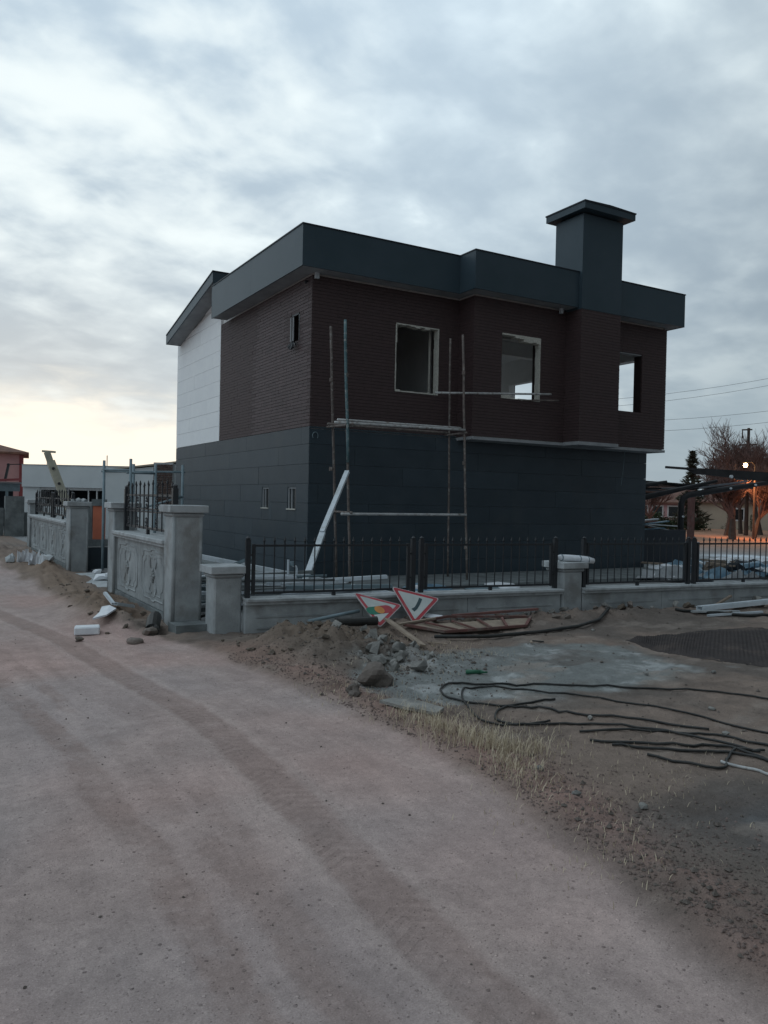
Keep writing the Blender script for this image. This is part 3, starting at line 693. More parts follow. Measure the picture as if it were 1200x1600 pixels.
# low step between the corner pillars
single(MB().box(2.62, 3.0, 9.28, 9.62, -.1, .09).box(2.9, 3.34, 9.36, 9.6, -.1, .075), 'concrete_step', 'rawcon', (2.8, 9.4, 0), 'low rough concrete threshold between the tall corner pillar and the short pillar', 'step')
def relief_panel(par, at, y0, y1, z0, z1):
    """precast panel facing the road (-x) with stepped frame and rosette"""
    pn = MB().box(at, at+.05, y0+.004, y1-.004, z0, z1).build('carved_panel', 'concrete', par, bevel=.008)
    cy, cz = (y0+y1)/2, (z0+z1)/2; hy, hz_ = (y1-y0)/2-.13, (z1-z0)/2-.10; k = .10
    def loop(s, r, nm):
        a, b = hy*s, hz_*s
        pts = [(-a+k, -b), (-k*1.2, -b), (-k*.6, -b-.025), (k*.6, -b-.025), (k*1.2, -b), (a-k, -b), (a-k, -b+k*.6), (a, -b+k), (a, b-k), (a-k, b-k*.6), (a-k, b), (k*1.4, b), (k*.9, b+.03), (-k*.9, b+.03), (-k*1.4, b), (-a+k, b), (-a+k, b-k*.6), (-a, b-k), (-a, -b+k), (-a+k, -b+k*.6), (-a+k, -b)]
        MB().tube([(at, cy+p, cz+q) for p, q in pts], r, 6, False).build(nm, 'concrete', pn, smooth=True)
    loop(1.0, .013, 'frame_moulding'); loop(.80, .008, 'inner_moulding')
    for i in range(8):
        a = math.pi*i/4; rr = .085 if i % 2 == 0 else .055
        MB().tube([(at-.004, cy+.015*math.cos(a), cz+.02*math.sin(a)), (at-.012, cy+rr*.6*math.cos(a), cz+rr*.75*math.sin(a)), (at, cy+rr*math.cos(a), cz+rr*1.25*math.sin(a))], [.010, .024, .006], 6).build('rosette_petal', 'concrete', pn, smooth=True)
    for s in (-1, 1):
        for t_ in (-1, 1):
            MB().tube([(at, cy+s*.12, cz+t_*.10), (at-.006, cy+s*.18, cz+t_*.19), (at, cy+s*.12, cz+t_*.26), (at, cy+s*.07, cz+t_*.22)], .011, 5).build('scroll', 'concrete', pn, smooth=True)
def carved_wall(y0, y1, ztop, n, label):
    wl = empty('carved_wall', (2.84, (y0+y1)/2, 0), label, 'wall', 'carved precast walls beside the road')
    MB().box(2.77, 2.88, y0, y1, -.2, ztop-.085).build('backing', 'concrete', wl)
    MB().box(2.69, 2.77, y0, y1, -.2, .12).build('plinth', 'rawcon', wl)
    for i in range(n): relief_panel(wl, 2.72, y0+(y1-y0)*i/n, y0+(y1-y0)*(i+1)/n, .124, ztop-.09)
    MB().box(2.66, 2.98, y0, y1, ztop-.085, ztop-.05).build('cap_bed', 'caprough', wl)
    MB().box(2.62, 3.02, y0+.002, y1-.002, ztop-.05, ztop+.01).build('wall_cap', 'caprough', wl, bevel=.012)
carved_wall(10.0, 13.02, 1.05, 2, 'carved concrete wall between the two tall pillars at the street corner, with a rosette panel')
carved_wall(17.68, 24.1, 1.03, 4, 'farther carved concrete wall left of the gap, stretching away along the road')
# ornamental iron fences on the carved walls
def spear(mb, x, y, z0, z1, r=.008):
    mb.tube([(x, y, z0), (x, y, z1)], r, 5, False)
    mb.tube([(x, y, z1), (x, y, z1+.02), (x, y, z1+.075)], [r, r*2.0, .001], 5, False)
def ornate(y0, y1, zb_, zt, label, nb):
    f = empty('ornamental_fence', (2.82, (y0+y1)/2, zb_), label, 'fence', 'black iron fences on the carved walls'); x = 2.82
    for y in (y0, y1): MB().box(x-.035, x+.035, y-.035, y+.035, zb_-.07, zt+.05).tube([(x, y, zt+.05), (x, y, zt+.085), (x, y, zt+.11)], [.03, .035, .004], 8).build('post', 'iron', f)
    for z, h in ((zb_, .035), (zb_+(zt-zb_)*.45, .022), (zb_+(zt-zb_)*.52, .022), (zt-.06, .03)):
        MB().box(x-.015, x+.015, y0+.035, y1-.035, z, z+h).build('rail', 'iron', f)
    for i in range(nb):
        y = y0+.06+(y1-y0-.12)*i/(nb-1); mb = MB(); spear(mb, x+.018*(1 if i % 2 else -1), y, zb_, zt+.06+.04*abs(math.sin(i*.52))); mb.build('bar', 'iron', f)
    for i in range(5):
        y = y0+(y1-y0)*(i+.5)/5
        for zz in (.14, .25, .62, .80):
            z = zb_+(zt-zb_)*zz; q = MB()
            for k in range(4):
                a = k*math.pi/2+.78; q.tube([(x-.02, y, z), (x-.024, y+.045*math.cos(a), z+.03*math.sin(a)), (x-.02, y+.055*math.cos(a+.5), z+.04*math.sin(a+.5))], [.006, .014, .004], 5)
            q.build('rosette', 'iron', f)
    MB().box(x-.02, x+.02, (y0+y1)/2-.03, (y0+y1)/2+.03, zb_-.07, zb_).build('foot', 'iron', f)
ornate(10.14, 12.86, 1.13, 1.66, 'black iron fence with rosettes and spear tips on the corner wall', 22)
ornate(17.9, 20.6, 1.11, 1.55, 'near half of the black iron fence on the farther carved wall', 16)
ornate(20.9, 23.9, 1.11, 1.55, 'far half of the black iron fence on the farther carved wall', 16)
# crumbs on pillar C
rg = random.Random(3)
def hull(c, r, seed, flat=.7):
    rr = random.Random(seed); bm = bmesh.new(); sx, sy, sz = rr.uniform(.8, 1.3), rr.uniform(.65, 1.0), flat*rr.uniform(.7, 1.1)
    for _ in range(13):
        v = Vector((rr.gauss(0, 1), rr.gauss(0, 1), rr.gauss(0, 1))).normalized()*rr.uniform(.8, 1.05); bm.verts.new((v.x*sx, v.y*sy, v.z*sz))
    bmesh.ops.convex_hull(bm, input=bm.verts[:]); 
    for v in [v for v in bm.verts if not v.link_faces]: bm.verts.remove(v)
    bm.verts.index_update(); a = rr.uniform(0, 6); ca, sa = math.cos(a), math.sin(a)
    vs = [(c[0]+r*(v.co.x*ca-v.co.y*sa), c[1]+r*(v.co.x*sa+v.co.y*ca), c[2]+r*v.co.z) for v in bm.verts]; fs = [tuple(v.index for v in f.verts) for f in bm.faces]; bm.free(); return vs, fs
def rock_mb(c, r, seed, sub=1, flat=.7, rough=.28, jit=.06):
    rr = random.Random(seed); bm = bmesh.new(); bmesh.ops.create_icosphere(bm, subdivisions=sub, radius=1)
    ph = [(rr.uniform(-1, 1), rr.uniform(-1, 1), rr.uniform(-1, 1), rr.uniform(1.5, 4), rr.uniform(0, 6)) for _ in range(5)]
    sx, sy, sz = rr.uniform(.8, 1.25), rr.uniform(.8, 1.2), flat*rr.uniform(.8, 1.15); vs = []
    a = rr.uniform(0, 6); ca, sa = math.cos(a), math.sin(a)
    for v in bm.verts:
        k = 1+rough*sum(math.sin(p[3]*(v.co.x*p[0]+v.co.y*p[1]+v.co.z*p[2])+p[4]) for p in ph)/2.4+rr.uniform(-jit, jit)
        x, y, z = v.co.x*k*sx, v.co.y*k*sy, v.co.z*k*sz
        vs.append((c[0]+r*(x*ca-y*sa), c[1]+r*(x*sa+y*ca), c[2]+r*z))
    fs = [tuple(v.index for v in f.verts) for f in bm.faces]; bm.free(); return vs, fs
for i, (dx, dy) in enumerate(((-.1, -.05), (.02, .03), (.1, -.08), (.13, .1))):
    v, f = rock_mb((2.84+dx, 17.46+dy, 1.485), .045+.01*i, i+40); single(MB().add(v, f), 'mortar_lump', 'caprough', (2.84+dx, 17.46+dy, 1.46), 'crumb of mortar lying on the cap of the third tall pillar', 'mortar lump', 'mortar crumbs on the pillar cap')

# long low wall along the front
def F_(x, d=0., z=0.): return Vector((x, fence_y(x)+d, z))
ux = Vector((1, -.098, 0)).normalized(); uy = Vector((.098, 1, 0)).normalized()
def low_wall(xa, xb, label, npan):
    wl = empty('low_wall', F_((xa+xb)/2), label, 'wall', 'low precast walls along the front')
    for i in range(npan):
        a, b = xa+(xb-xa)*i/npan, xa+(xb-xa)*(i+1)/npan
        c = F_((a+b)/2, 0, .08); hl = (F_(b)-F_(a)).length/2-.003
        MB().obox(c, ux*hl, uy*.055, (0, 0, .265)).build('wall_panel', 'concrete', wl, bevel=.006)
        if True:
            for s, zz in ((.82, .115), (.82, -.02)):
                MB().bar(c+ux*(-hl*s)-uy*.057+Vector((0, 0, zz)), c+ux*(hl*s)-uy*.057+Vector((0, 0, zz)), .018, .02).build('panel_moulding', 'concrete', wl)
    c = F_((xa+xb)/2, 0, .362); hl = (F_(xb)-F_(xa)).length/2
    MB().obox(c, ux*hl, uy*.10, (0, 0, .018)).build('cap_bed', 'caprough', wl)
    n = max(2, round((xb-xa)/2.2))
    for i in range(n):
        a, b = xa+(xb-xa)*i/n, xa+(xb-xa)*(i+1)/n
        MB().obox(F_((a+b)/2, 0, .40), ux*((F_(b)-F_(a)).length/2-.002), uy*.145, (0, 0, .02)).build('wall_cap', 'caprough', wl, bevel=.008)
low_wall(3.34, 7.87, 'low grey wall from the short left pillar to the middle pillar, two road signs leaning on it', 3)
low_wall(8.25, 14.2, 'low grey wall running right from the middle pillar, rubble banked against it', 4)
def fence_panel(xa, xb, label, tall=(1, 1)):
    f = empty('iron_fence', F_((xa+xb)/2, 0, .42), label, 'fence', 'black spear-topped fence panels on the low walls')
    zb_, zt = .475, 1.04
    for x, tl in ((xa, tall[0]), (xb, tall[1])):
        if tl: MB().obox(F_(x, 0, .76), ux*.028, uy*.028, (0, 0, .355)).tube([F_(x, 0, 1.11), F_(x, 0, 1.13), F_(x, 0, 1.155)], [.022, .03, .004], 8).build('post', 'iron', f)
    a, b = xa+.07, xb-.07
    for x in (a, b): MB().obox(F_(x, 0, (zb_+zt)/2), ux*.019, uy*.019, (0, 0, (zt-zb_)/2+.02)).build('stile', 'iron', f)
    for x, s in ((a, -1), (b, 1)):
        for z in (.62, .93):
            MB().bar(F_(x, 0, z), F_(x+s*.045, 0, z), .02, .02).build('hinge_lug', 'iron', f)
    for z in (zb_, zt): MB().bar(F_(a+.02, 0, z), F_(b-.02, 0, z), .026, .026).build('rail', 'iron', f)
    n = max(3, round((b-a)/.128)); 
    for i in range(1, n):
        x = a+(b-a)*i/n; p = F_(x); mb = MB(); spear(mb, p.x, p.y, zb_, zt+.035, .0085); mb.build('bar', 'iron', f)
    for t_ in (.5,): MB().obox(F_(a+(b-a)*t_, 0, .445), ux*.02, uy*.02, (0, 0, .027)).build('foot', 'iron', f)
fence_panel(3.38, 5.56, 'black iron fence panel nearest the short left pillar, in front of the leaning white plank')
fence_panel(5.68, 7.80, 'black iron fence panel just left of the middle pillar')
fence_panel(8.30, 10.30, 'black iron fence panel just right of the middle pillar')
fence_panel(10.42, 12.55, 'black iron fence panel at the right edge, in front of the pale snowy patch')
fence_panel(12.67, 14.1, 'black iron fence panel at the far right end of the low wall')
# wrapped bundle on middle pillar
b = empty('wrapped_bundle', (8.1, 8.6, .79), 'long white plastic-wrapped bundle lying across the middle pillar', 'bundle')
pts = [(7.84, 8.60, .845), (7.93, 8.58, .85), (8.06, 8.55, .842), (8.2, 8.50, .835), (8.32, 8.46, .82), (8.42, 8.43, .80)]
MB().tube(pts, [.03, .045, .05, .047, .05, .038], 9).build('wrapping', 'plasticwhite', b, smooth=True)
for i in (1, 3, 4): MB().tube([tuple(Vector(pts[i])-Vector((.006, 0, 0))), tuple(Vector(pts[i])+Vector((.006, 0, 0)))], .053, 9).build('tape', 'greypipe', b)

# ------------------------------------------------------------------ scaffold in front of the house
sc = empty('scaffold', (8.1, 13.4, 0), 'tall thin pipe scaffold standing against the front of the dark house', 'scaffold')
def pole(nm, a, b, r, m_, lab=None, par=sc):
    n = 7; A = Vector(a); B = Vector(b); pts = [A+(B-A)*i/n+Vector((R.uniform(-.006, .006), R.uniform(-.006, .006), 0))*(0 < i < n) for i in range(n+1)]
    o = MB().tube(pts, r, 8).build(nm, m_, par, smooth=True)
    if lab: o['label'] = lab
    return o
pole('standard', (7.0, 13.8, .05), (6.77, 13.8, 4.92), .026, 'rust')
pole('standard', (6.93, 13.1, .03), (6.80, 13.1, 2.9), .024, 'rust')
pole('standard', (6.81, 13.06, 2.3), (6.70, 13.06, 4.90), .028, 'teal', 'teal-painted upright pole')
pole('standard', (9.60, 13.1, -.02), (9.36, 13.1, 4.96), .024, 'rust')
pole('standard', (9.61, 13.8, .05), (9.49, 13.72, 5.0), .022, 'rust')
pole('ledger', (6.53, 13.07, 3.02), (9.44, 13.07, 3.06), .024, 'galv'); pole('ledger', (6.62, 13.14, 3.08), (9.40, 13.15, 3.10), .022, 'galv')
pole('ledger', (6.72, 13.76, 3.05), (9.52, 13.76, 3.05), .024, 'rust')
pole('ledger', (6.70, 13.07, 1.35), (9.52, 13.07, 1.36), .026, 'galv')
pole('ledger', (6.88, 13.0, 3.0), (6.76, 13.85, 3.0), .022, 'rust'); pole('ledger', (9.44, 13.0, 3.0), (9.5, 13.85, 3.0), .022, 'rust')
pole('ledger', (6.88, 13.0, 1.38), (6.9, 13.85, 1.38), .022, 'rust')
pole('ledger', (8.95, 13.42, 3.80), (12.0, 13.42, 4.03), .022, 'galv')
pole('ledger', (11.3, 13.6, 3.86), (12.3, 13.5, 3.92), .018, 'rust')
for p in ((6.86, 13.1, 1.36), (6.79, 13.1, 3.04), (9.52, 13.1, 1.36), (9.44, 13.1, 3.06), (6.86, 13.8, 1.4), (6.80, 13.8, 3.05), (9.40, 13.1, 4.2), (6.83, 13.8, 2.2), (9.46, 13.1, 2.4), (6.76, 13.06, 3.9), (9.55, 13.1, .7), (6.80, 13.8, 3.9)):
    MB().tube([(p[0], p[1], p[2]-.035), (p[0], p[1], p[2]+.035)], .036, 8).build('coupler', 'rust', sc)
lp = MB().bar((6.76, 12.98, 2.13), (5.90, 12.20, 1.06), .085, .05).bar((5.915, 12.215, 1.05), (5.16, 11.45, .07), .10, .045)
single(lp, 'white_plank', 'pvc', (5.16, 11.45, .05), 'long thin white plank leaning from the yard floor against the scaffold', 'plank')

# ------------------------------------------------------------------ yard debris behind the low wall
def profile(a, b, w_, h_, m_, label, group=None, name='pvc_profile', cat='plastic profile'):
    A, B = Vector(a), Vector(b); d = (B-A).normalized(); s = d.cross(Vector((0, 0, 1))).normalized(); u = s.cross(d); mb = MB(); L_ = (B-A).length/2; c = (A+B)/2
    mb.obox(c-u*h_*.42, d*L_, s*w_/2, u*h_*.08); mb.obox(c+s*w_*.44, d*L_, s*w_*.06, u*h_*.34); mb.obox(c-s*w_*.44, d*L_, s*w_*.06, u*h_*.34); mb.obox(c+u*h_*.42, d*L_, s*w_*.30, u*h_*.08)
    return single(mb, name, m_, tuple(c), label, cat, group)
profile((4.30, 13.95, .56), (6.45, 10.75, .14), .085, .075, 'pvc', 'very long white gutter profile lying askew from the pipe pile down into the yard')
gp = 'corner pile'
for i in range(44):
    lv = i//6; x = 3.5+.28*(i % 6)+R.uniform(-.1, .1); y = 10.4+R.uniform(-.5, 1.8); z = .07+.062*lv+R.uniform(0, .02)
    an = rad(-5+R.uniform(-16, 16)); L_ = R.uniform(.5, 1.1); d = Vector((math.cos(an), math.sin(an), R.uniform(-.03, .03)))*L_; c = Vector((max(x+.2, 2.98+abs(d.x)), y, z))
    m_ = R.choice(['pvc', 'pvc', 'greypipe', 'greypipe', 'rawcon'])
    if i % 3: profile(c-d, c+d, R.uniform(.04, .09), R.uniform(.035, .06), m_, 'loose length of %s in the pile between the two corner pillars' % ('white window profile' if m_ == 'pvc' else 'grey conduit' if m_ == 'greypipe' else 'concrete-grey batten'), gp+' of %s lengths' % m_.replace('pvc', 'white').replace('greypipe', 'conduit').replace('rawcon', 'batten'))
    else: single(MB().tube([c-d, c+d], R.uniform(.016, .03), 8), 'pipe', m_, tuple(c), 'loose round %s pipe in the pile between the two corner pillars' % ('white' if m_ == 'pvc' else 'blue-grey' if m_ == 'greypipe' else 'dusty'), 'pipe', gp+' of round %s pipes' % m_.replace('pvc', 'white').replace('greypipe', 'conduit').replace('rawcon', 'dusty'), smooth=True)
single(MB().tube([(3.55, 10.3, .62), (3.40, 9.95, .35), (3.25, 9.75, .15), (3.0, 9.75, .10)], .018, 8), 'black_hose', 'blackpipe', (3.2, 9.8, .1), 'black hose curving down in front of the pipe pile beside the short pillar', 'hose', smooth=True)
single(MB().tube([(3.42, 9.9, .40), (3.36, 9.75, .22), (3.32, 9.62, .10)], .012, 8), 'black_cable', 'blackpipe', (3.32, 9.62, .1), 'short black cable end crossing the hose beside the short pillar', 'cable', smooth=True)
single(MB().bar((4.3, 13.2, .30), (4.75, 12.5, .62), .05, .05), 'blue_pipe', 'greypipe', (4.3, 13.2, .2), 'blue-grey pipe propped up under the long white gutter', 'pipe')
# small standpipe
sp_ = empty('standpipe', (4.8, 11.0, 0), 'small white water standpipe with a bent outlet behind the fence', 'water pipe')
MB().tube([(4.77, 11.0, 0), (4.77, 11.0, .70)], .018, 8).build('riser', 'pvc', sp_)
MB().tube([(4.91, 11.0, 0), (4.91, 11.0, .56), (4.90, 11.0, .59), (4.84, 11.0, .61)], .018, 8).build('outlet', 'pvc', sp_)
MB().tube([(4.83, 11.0, .61), (4.83, 11.0, .67)], .035, 8).build('valve', 'greypipe', sp_)
v, f = rock_mb((4.55, 10.3, .03), .30, 5, 2, .18); single(MB().add(v, f), 'pink_sheet', 'magenta', (4.55, 10.3, 0), 'crumpled dark pink plastic sheet on the yard behind the fence', 'plastic sheet', smooth=True)
for i, (x, y, w_, d_, m_, lab) in enumerate([(4.3, 10.1, .35, .1, 'pvc', 'white offcut board beside the pink sheet'), (7.9, 12.0, .28, .12, 'plasticblue', 'crumpled blue and white packaging behind the fence by the house'), (7.6, 11.9, .16, .14, 'plasticwhite', 'white crumpled bag behind the fence by the house'), (9.6, 11.8, .3, .1, 'plasticwhite', 'white crumpled bag in the yard beyond the middle pillar'), (5.2, 10.0, .3, .05, 'plasticwhite', 'flat white scrap sheet near the foot of the leaning plank'), (9.0, 11.7, .22, .08, 'greypipe', 'grey crumpled sheet in the yard left of the middle pillar')]):
    v, f = rock_mb((x, y, d_*.4), w_, 60+i, 2, d_/w_*.6, .5); single(MB().add(v, f), 'scrap', m_, (x, y, 0), lab, 'scrap')
# concrete strip floor of the yard, near the gate gap
single(MB().box(3.2, 5.6, 10.9, 17.2, -.1, .09), 'yard_slab', 'rawcon', (4.4, 14, 0), 'pale bare concrete slab in the yard left of the house', 'slab')
single(MB().box(3.03, 5.4, 17.72, 17.82, -.1, .50), 'dark_board', 'slate', (4, 17.8, 0), 'long dark board standing across the yard behind the gap in the roadside walls', 'board')
single(MB().obox((3.6, 15.9, .09), (.5, .05, 0), (-.1, .9, 0), (0, 0, .03)), 'dark_slab', 'fasciaedge', (3.6, 15.9, 0), 'dark flat panel lying inside the gateway gap', 'panel')
gl = 'white foam scraps in the gateway gap'
for i in range(9):
    v, f = rock_mb((2.9+R.uniform(0, .5), 14.4+R.uniform(0, 2.0), .08+R.uniform(0, .1)), R.uniform(.07, .15), 80+i, 1, .6, .5); single(MB().add(v, f), 'foam_scrap', 'plasticwhite', v[0], 'crumpled white scrap in the gap between the two carved walls', 'scrap', gl)
profile((3.05, 14.1, .05), (3.3, 15.1, .62), .06, .06, 'pvc', 'white profile leaning up in the gap between the carved walls', name='leaning_profile')
single(MB().obox((2.75, 15.9, .03), (.45, .1, .0), (-.1, .7, 0), (0, 0, .03)), 'threshold_slab', 'caprough', (2.75, 15.9, 0), 'pale broken slab lying in the gap, foot of the third tall pillar', 'slab')
single(MB().obox((2.7, 14.6, .03), (.35, -.06, .0), (.1, .6, 0), (0, 0, .03)), 'threshold_slab', 'caprough', (2.7, 14.6, 0), 'pale broken slab lying in the gap, foot of the second tall pillar', 'slab')
single(MB().tube([(2.8, 15.2, .07), (3.0, 15.4, .12), (3.2, 15.1, .09), (3.1, 14.8, .07)], .03, 8), 'black_hose', 'blackpipe', (3, 15, .05), 'black hose lying across the broken slabs in the gateway gap', 'hose', smooth=True)

# ------------------------------------------------------------------ leaning road signs
def tri_sign(P, label, kind):
    A, B, C = [Vector(p) for p in P]; c = (A+B+C)/3; n = (B-A).cross(C-A).normalized()
    if n.dot(Vector((0, 0, EYE))-c) < 0: n = -n
    t = empty('warning_sign', tuple(c), label, 'road sign')
    def pt(b, k=0.): return A*b[0]+B*b[1]+C*b[2]+n*k
    def rtri(s, k, rc):
        vs = [c+(v-c)*s for v in (A, B, C)]; out = []
        for i in range(3):
            p, q, r = vs[i-1], vs[i], vs[(i+1) % 3]; e1 = (p-q).normalized(); e2 = (r-q).normalized()
            a = q+e1*rc*1.7; b_ = q+e2*rc*1.7
            for j in range(5):
                u = j/4; out.append((a*(1-u)+q*u)*(1-u)+(q*(1-u)+b_*u)*u+n*k)
        return out
    def slab(pts, th, nm, m_):
        k = len(pts); return MB().add(pts+[p-n*th for p in pts], [tuple(range(k)), tuple(range(k, 2*k))[::-1]]+[(i, (i+1) % k, k+(i+1) % k, k+i) for i in range(k)]).build(nm, m_, t)
    slab(rtri(1.0, 0, .03), .012, 'plate', 'signback')
    slab(rtri(.955, .002, .028), .0015, 'red_border', 'signred')
    slab(rtri(.745, .004, .012), .0015, 'white_field', 'signwhite')
    if kind == 'light':
        g0, g1 = Vector(pt((.456, -.028, .572), .006)), Vector(pt((.102, .669, .229), .006)); ax = (g1-g0).normalized(); ay = n.cross(ax)
        ln = (g1-g0).length; rr = ln*.175
        def half(c0, sgn, xe):
            p = [c0+ax*xe+ay*rr*sgn]; 
            return p
        def capsule(a, b, ra, rb, m_, nm):
            pts = []
            for j in range(9): th = math.pi/2+math.pi*j/8; pts.append(a+ax*rr*math.cos(th)*ra+ay*rr*math.sin(th))
            for j in range(9): th = -math.pi/2+math.pi*j/8; pts.append(b+ax*rr*math.cos(th)*rb+ay*rr*math.sin(th))
            slab(pts, .001, nm, m_)
        capsule(g0+ax*rr, g0+ax*ln*.45, 1, 0, 'siggreen', 'green_light'); capsule(g0+ax*ln*.52, g1-ax*rr, 0, 1, 'signred', 'red_light')
        for o in t.children:
            if o.name.startswith('red_light'): pass
        cc = g0+ax*ln*.49+n*.0015; slab([cc+ax*rr*1.0*math.cos(q*.3927)+ay*rr*1.0*math.sin(q*.3927) for q in range(16)], .001, 'amber_light', 'sigamber')
    else:
        pth = [(.337, .559, .105), (.311, .505, .184), (.285, .44, .275), (.262, .36, .378), (.245, .27, .485), (.262, .165, .573)]
        P_ = [Vector(pt(b_, .006)) for b_ in pth]; Lf, Rt = [], []
        for i, p in enumerate(P_):
            d = (P_[min(i+1, 5)]-P_[max(i-1, 0)]).normalized(); s = n.cross(d); wv = .021 if i < 5 else .026
            Lf.append(p+s*wv); Rt.append(p-s*wv)
        slab(Lf+Rt[::-1], .001, 'bend_symbol', 'sigdark')
    return t
tri_sign([(4.57, 8.55, .49), (5.15, 8.36, .33), (4.65, 8.03, .13)], 'red-bordered triangular sign with green, amber and red traffic lights, leaning on the low wall', 'light')
tri_sign([(5.16, 8.64, .53), (5.74, 8.41, .38), (5.22, 8.17, .10)], 'red-bordered triangular sign with a dark bend symbol, leaning on the low wall', 'bend')
MB2 = MB
# ------------------------------------------------------------------ things lying outside the fence
def gz(x, y, k=0.): return (x, y, hz(x, y)+k)
t_ = empty('black_pipe', (4.35, 8.15, hz(4.35, 8.15)), 'short thick black pipe lying on the dirt left of the traffic light sign', 'pipe')
zp = max(hz(4.1, 8.0), hz(4.3, 8.0), hz(4.2, 7.85), hz(4.5, 8.0))+.045; a, b_ = Vector((4.12, 8.13, zp)), Vector((4.62, 8.05, zp+.005)); n = 14; vs = []; d = (b_-a).normalized(); s = d.cross(Vector((0, 0, 1))); u = s.cross(d)
mb = MB()
for r_ in (.052, .043):
    for e_ in (a, b_): vs += [e_+(s*math.cos(q*2*math.pi/n)+u*math.sin(q*2*math.pi/n))*r_ for q in range(n)]
fs = []
for q in range(n):
    q2 = (q+1) % n; fs += [(q, q2, n+q2, n+q), (2*n+q, 3*n+q, 3*n+q2, 2*n+q2), (q, 2*n+q, 2*n+q2, q2), (n+q, n+q2, 3*n+q2, 3*n+q)]
mb.add(vs, fs).build('tube', 'blackpipe', t_, smooth=False)
MB().tube([a+d*.02, a+d*.06], .058, 14, False).build('collar', 'blackpipe', t_)
single(MB().tube([(4.0, 8.6, .16), (4.35, 8.55, .22), (4.62, 8.48, .27)], .022, 8), 'grey_pipe', 'greypipe', (4.3, 8.5, .2), 'thin blue-grey pipe resting against the low wall behind the black pipe', 'pipe', smooth=True)
single(MB().bar(gz(4.78, 8.10, .12), gz(4.66, 7.12, .05), .075, .022, (.2, .1, 1)), 'timber_plank', 'wood', (4.7, 7.6, .1), 'bare timber plank lying across the rubble below the traffic light sign', 'plank')
single(MB().bar(gz(4.85, 7.95, .06), gz(5.6, 8.2, .10), .05, .02), 'timber_batten', 'wood', (5.2, 8.1, .1), 'short timber batten between the plank and the red frame', 'plank')
# rusty red metal frame
rf = empty('metal_frame', (5.7, 8.0, .1), 'rusty red steel frame with cross ribs lying flat in front of the two signs', 'metal frame')
q = [gz(4.95, 7.98, .06), gz(5.75, 8.24, .08), gz(7.0, 8.12, .05), gz(6.7, 7.86, .03), gz(5.35, 7.72, .04)]
for i in range(5): MB().bar(q[i], q[(i+1) % 5], .035, .03).build('edge_bar', 'redsteel', rf)
for t0 in (.15, .35, .55, .75):
    A = Vector(q[0])*(1-t0)+Vector(q[2])*t0; B = Vector(q[4])*(1-t0)+Vector(q[3])*t0; MB().bar(A+Vector((0, 0, .012)), B+Vector((0, 0, .012)), .03, .02).build('rib', 'redsteel', rf)
MB().add([Vector(p)+Vector((0, 0, -.012)) for p in (q[0], q[2], q[3], q[4])]+[Vector(p)+Vector((0, 0, -.02)) for p in (q[0], q[2], q[3], q[4])], [(0, 1, 2, 3), (7, 6, 5, 4), (0, 4, 5, 1), (1, 5, 6, 2), (2, 6, 7, 3), (3, 7, 4, 0)]).build('sheet', 'wood', rf)
single(MB().bar(gz(5.9, 8.35, .09), gz(7.2, 8.22, .07), .05, .03), 'red_bar', 'redsteel', (6.5, 8.3, .1), 'red steel bar lying along the foot of the low wall behind the red frame', 'metal bar')
single(MB().tube([gz(x, y, .03) for x, y in ((5.1, 7.55), (5.8, 7.48), (6.6, 7.45), (7.3, 7.55), (7.9, 7.78), (8.35, 8.05))], .022, 8), 'black_hose', 'blackpipe', (6.6, 7.5, 0), 'dark hose curving along the ground from the red frame towards the middle pillar', 'hose', smooth=True)
for i, (x, y, an, L_, m_, lab) in enumerate([(6.05, 7.0, .9, .10, 'wood', 'small pale wood splinter on the cement patch'), (6.15, 7.02, 2.6, .16, 'blackpipe', 'thin dark stick beside the pale wood splinter'), (5.0, 7.35, 2.3, .22, 'wood', 'thin bare twig in front of the plank'), (6.3, 8.25, .2, .12, 'plasticwhite', 'small white scrap on the end of the red frame')]):
    d = Vector((math.cos(an), math.sin(an), .05))*L_/2; c = Vector(gz(x, y, .025)); single(MB().bar(c-d, c+d, .025, .012), 'stick', m_, tuple(c), lab, 'stick')
v, f = rock_mb(gz(5.62, 8.33, .04), .10, 301, 2, .4, .6); single(MB().add(v, f), 'scrap', 'plasticwhite', gz(5.62, 8.33), 'crumpled white scrap right of the bend sign at the wall foot', 'scrap')
gb = MB().tube([gz(4.40, 5.99, .022), gz(4.52, 5.93, .022)], .020, 8).tube([gz(4.52, 5.93, .022), gz(4.55, 5.915, .022), gz(4.58, 5.90, .022)], [.020, .009, .009], 8)
single(gb, 'green_bottle', 'greenpl', gz(4.46, 5.96), 'small green plastic bottle lying on the cement patch', 'bottle', smooth=True)
# left: foam and offcuts on the berm
def sheet(pts, th, m_, name, label, cat, g=None):
    A = [Vector(p) for p in pts]; k = len(A); mb = MB().add(A+[p+Vector((0, 0, th)) for p in A], [tuple(range(k))[::-1], tuple(range(k, 2*k))]+[(i, (i+1) % k, k+(i+1) % k, k+i) for i in range(k)])
    return single(mb, name, m_, tuple(A[0]), label, cat, g)
zz = hz(1.7, 9.6)
single(MB().obox((1.69, 9.62, zz+.05), (.135, -.02, 0), (.02, .10, .0), (0, 0, .045)), 'foam_block', 'plasticwhite', (1.69, 9.62, zz), 'white foam block lying on the road edge left of the corner wall', 'foam block', bevel=.012)
zz = hz(2.0, 10.1)+.03
sheet([(1.78, 9.80, zz), (1.95, 9.85, zz+.03), (2.13, 10.2, zz+.05), (2.10, 10.45, zz+.06), (2.0, 10.42, zz+.05), (1.92, 10.15, zz+.02)], .02, 'plasticwhite', 'foam_sheet', 'torn white sheet trailing behind the foam block on the berm', 'plastic sheet')
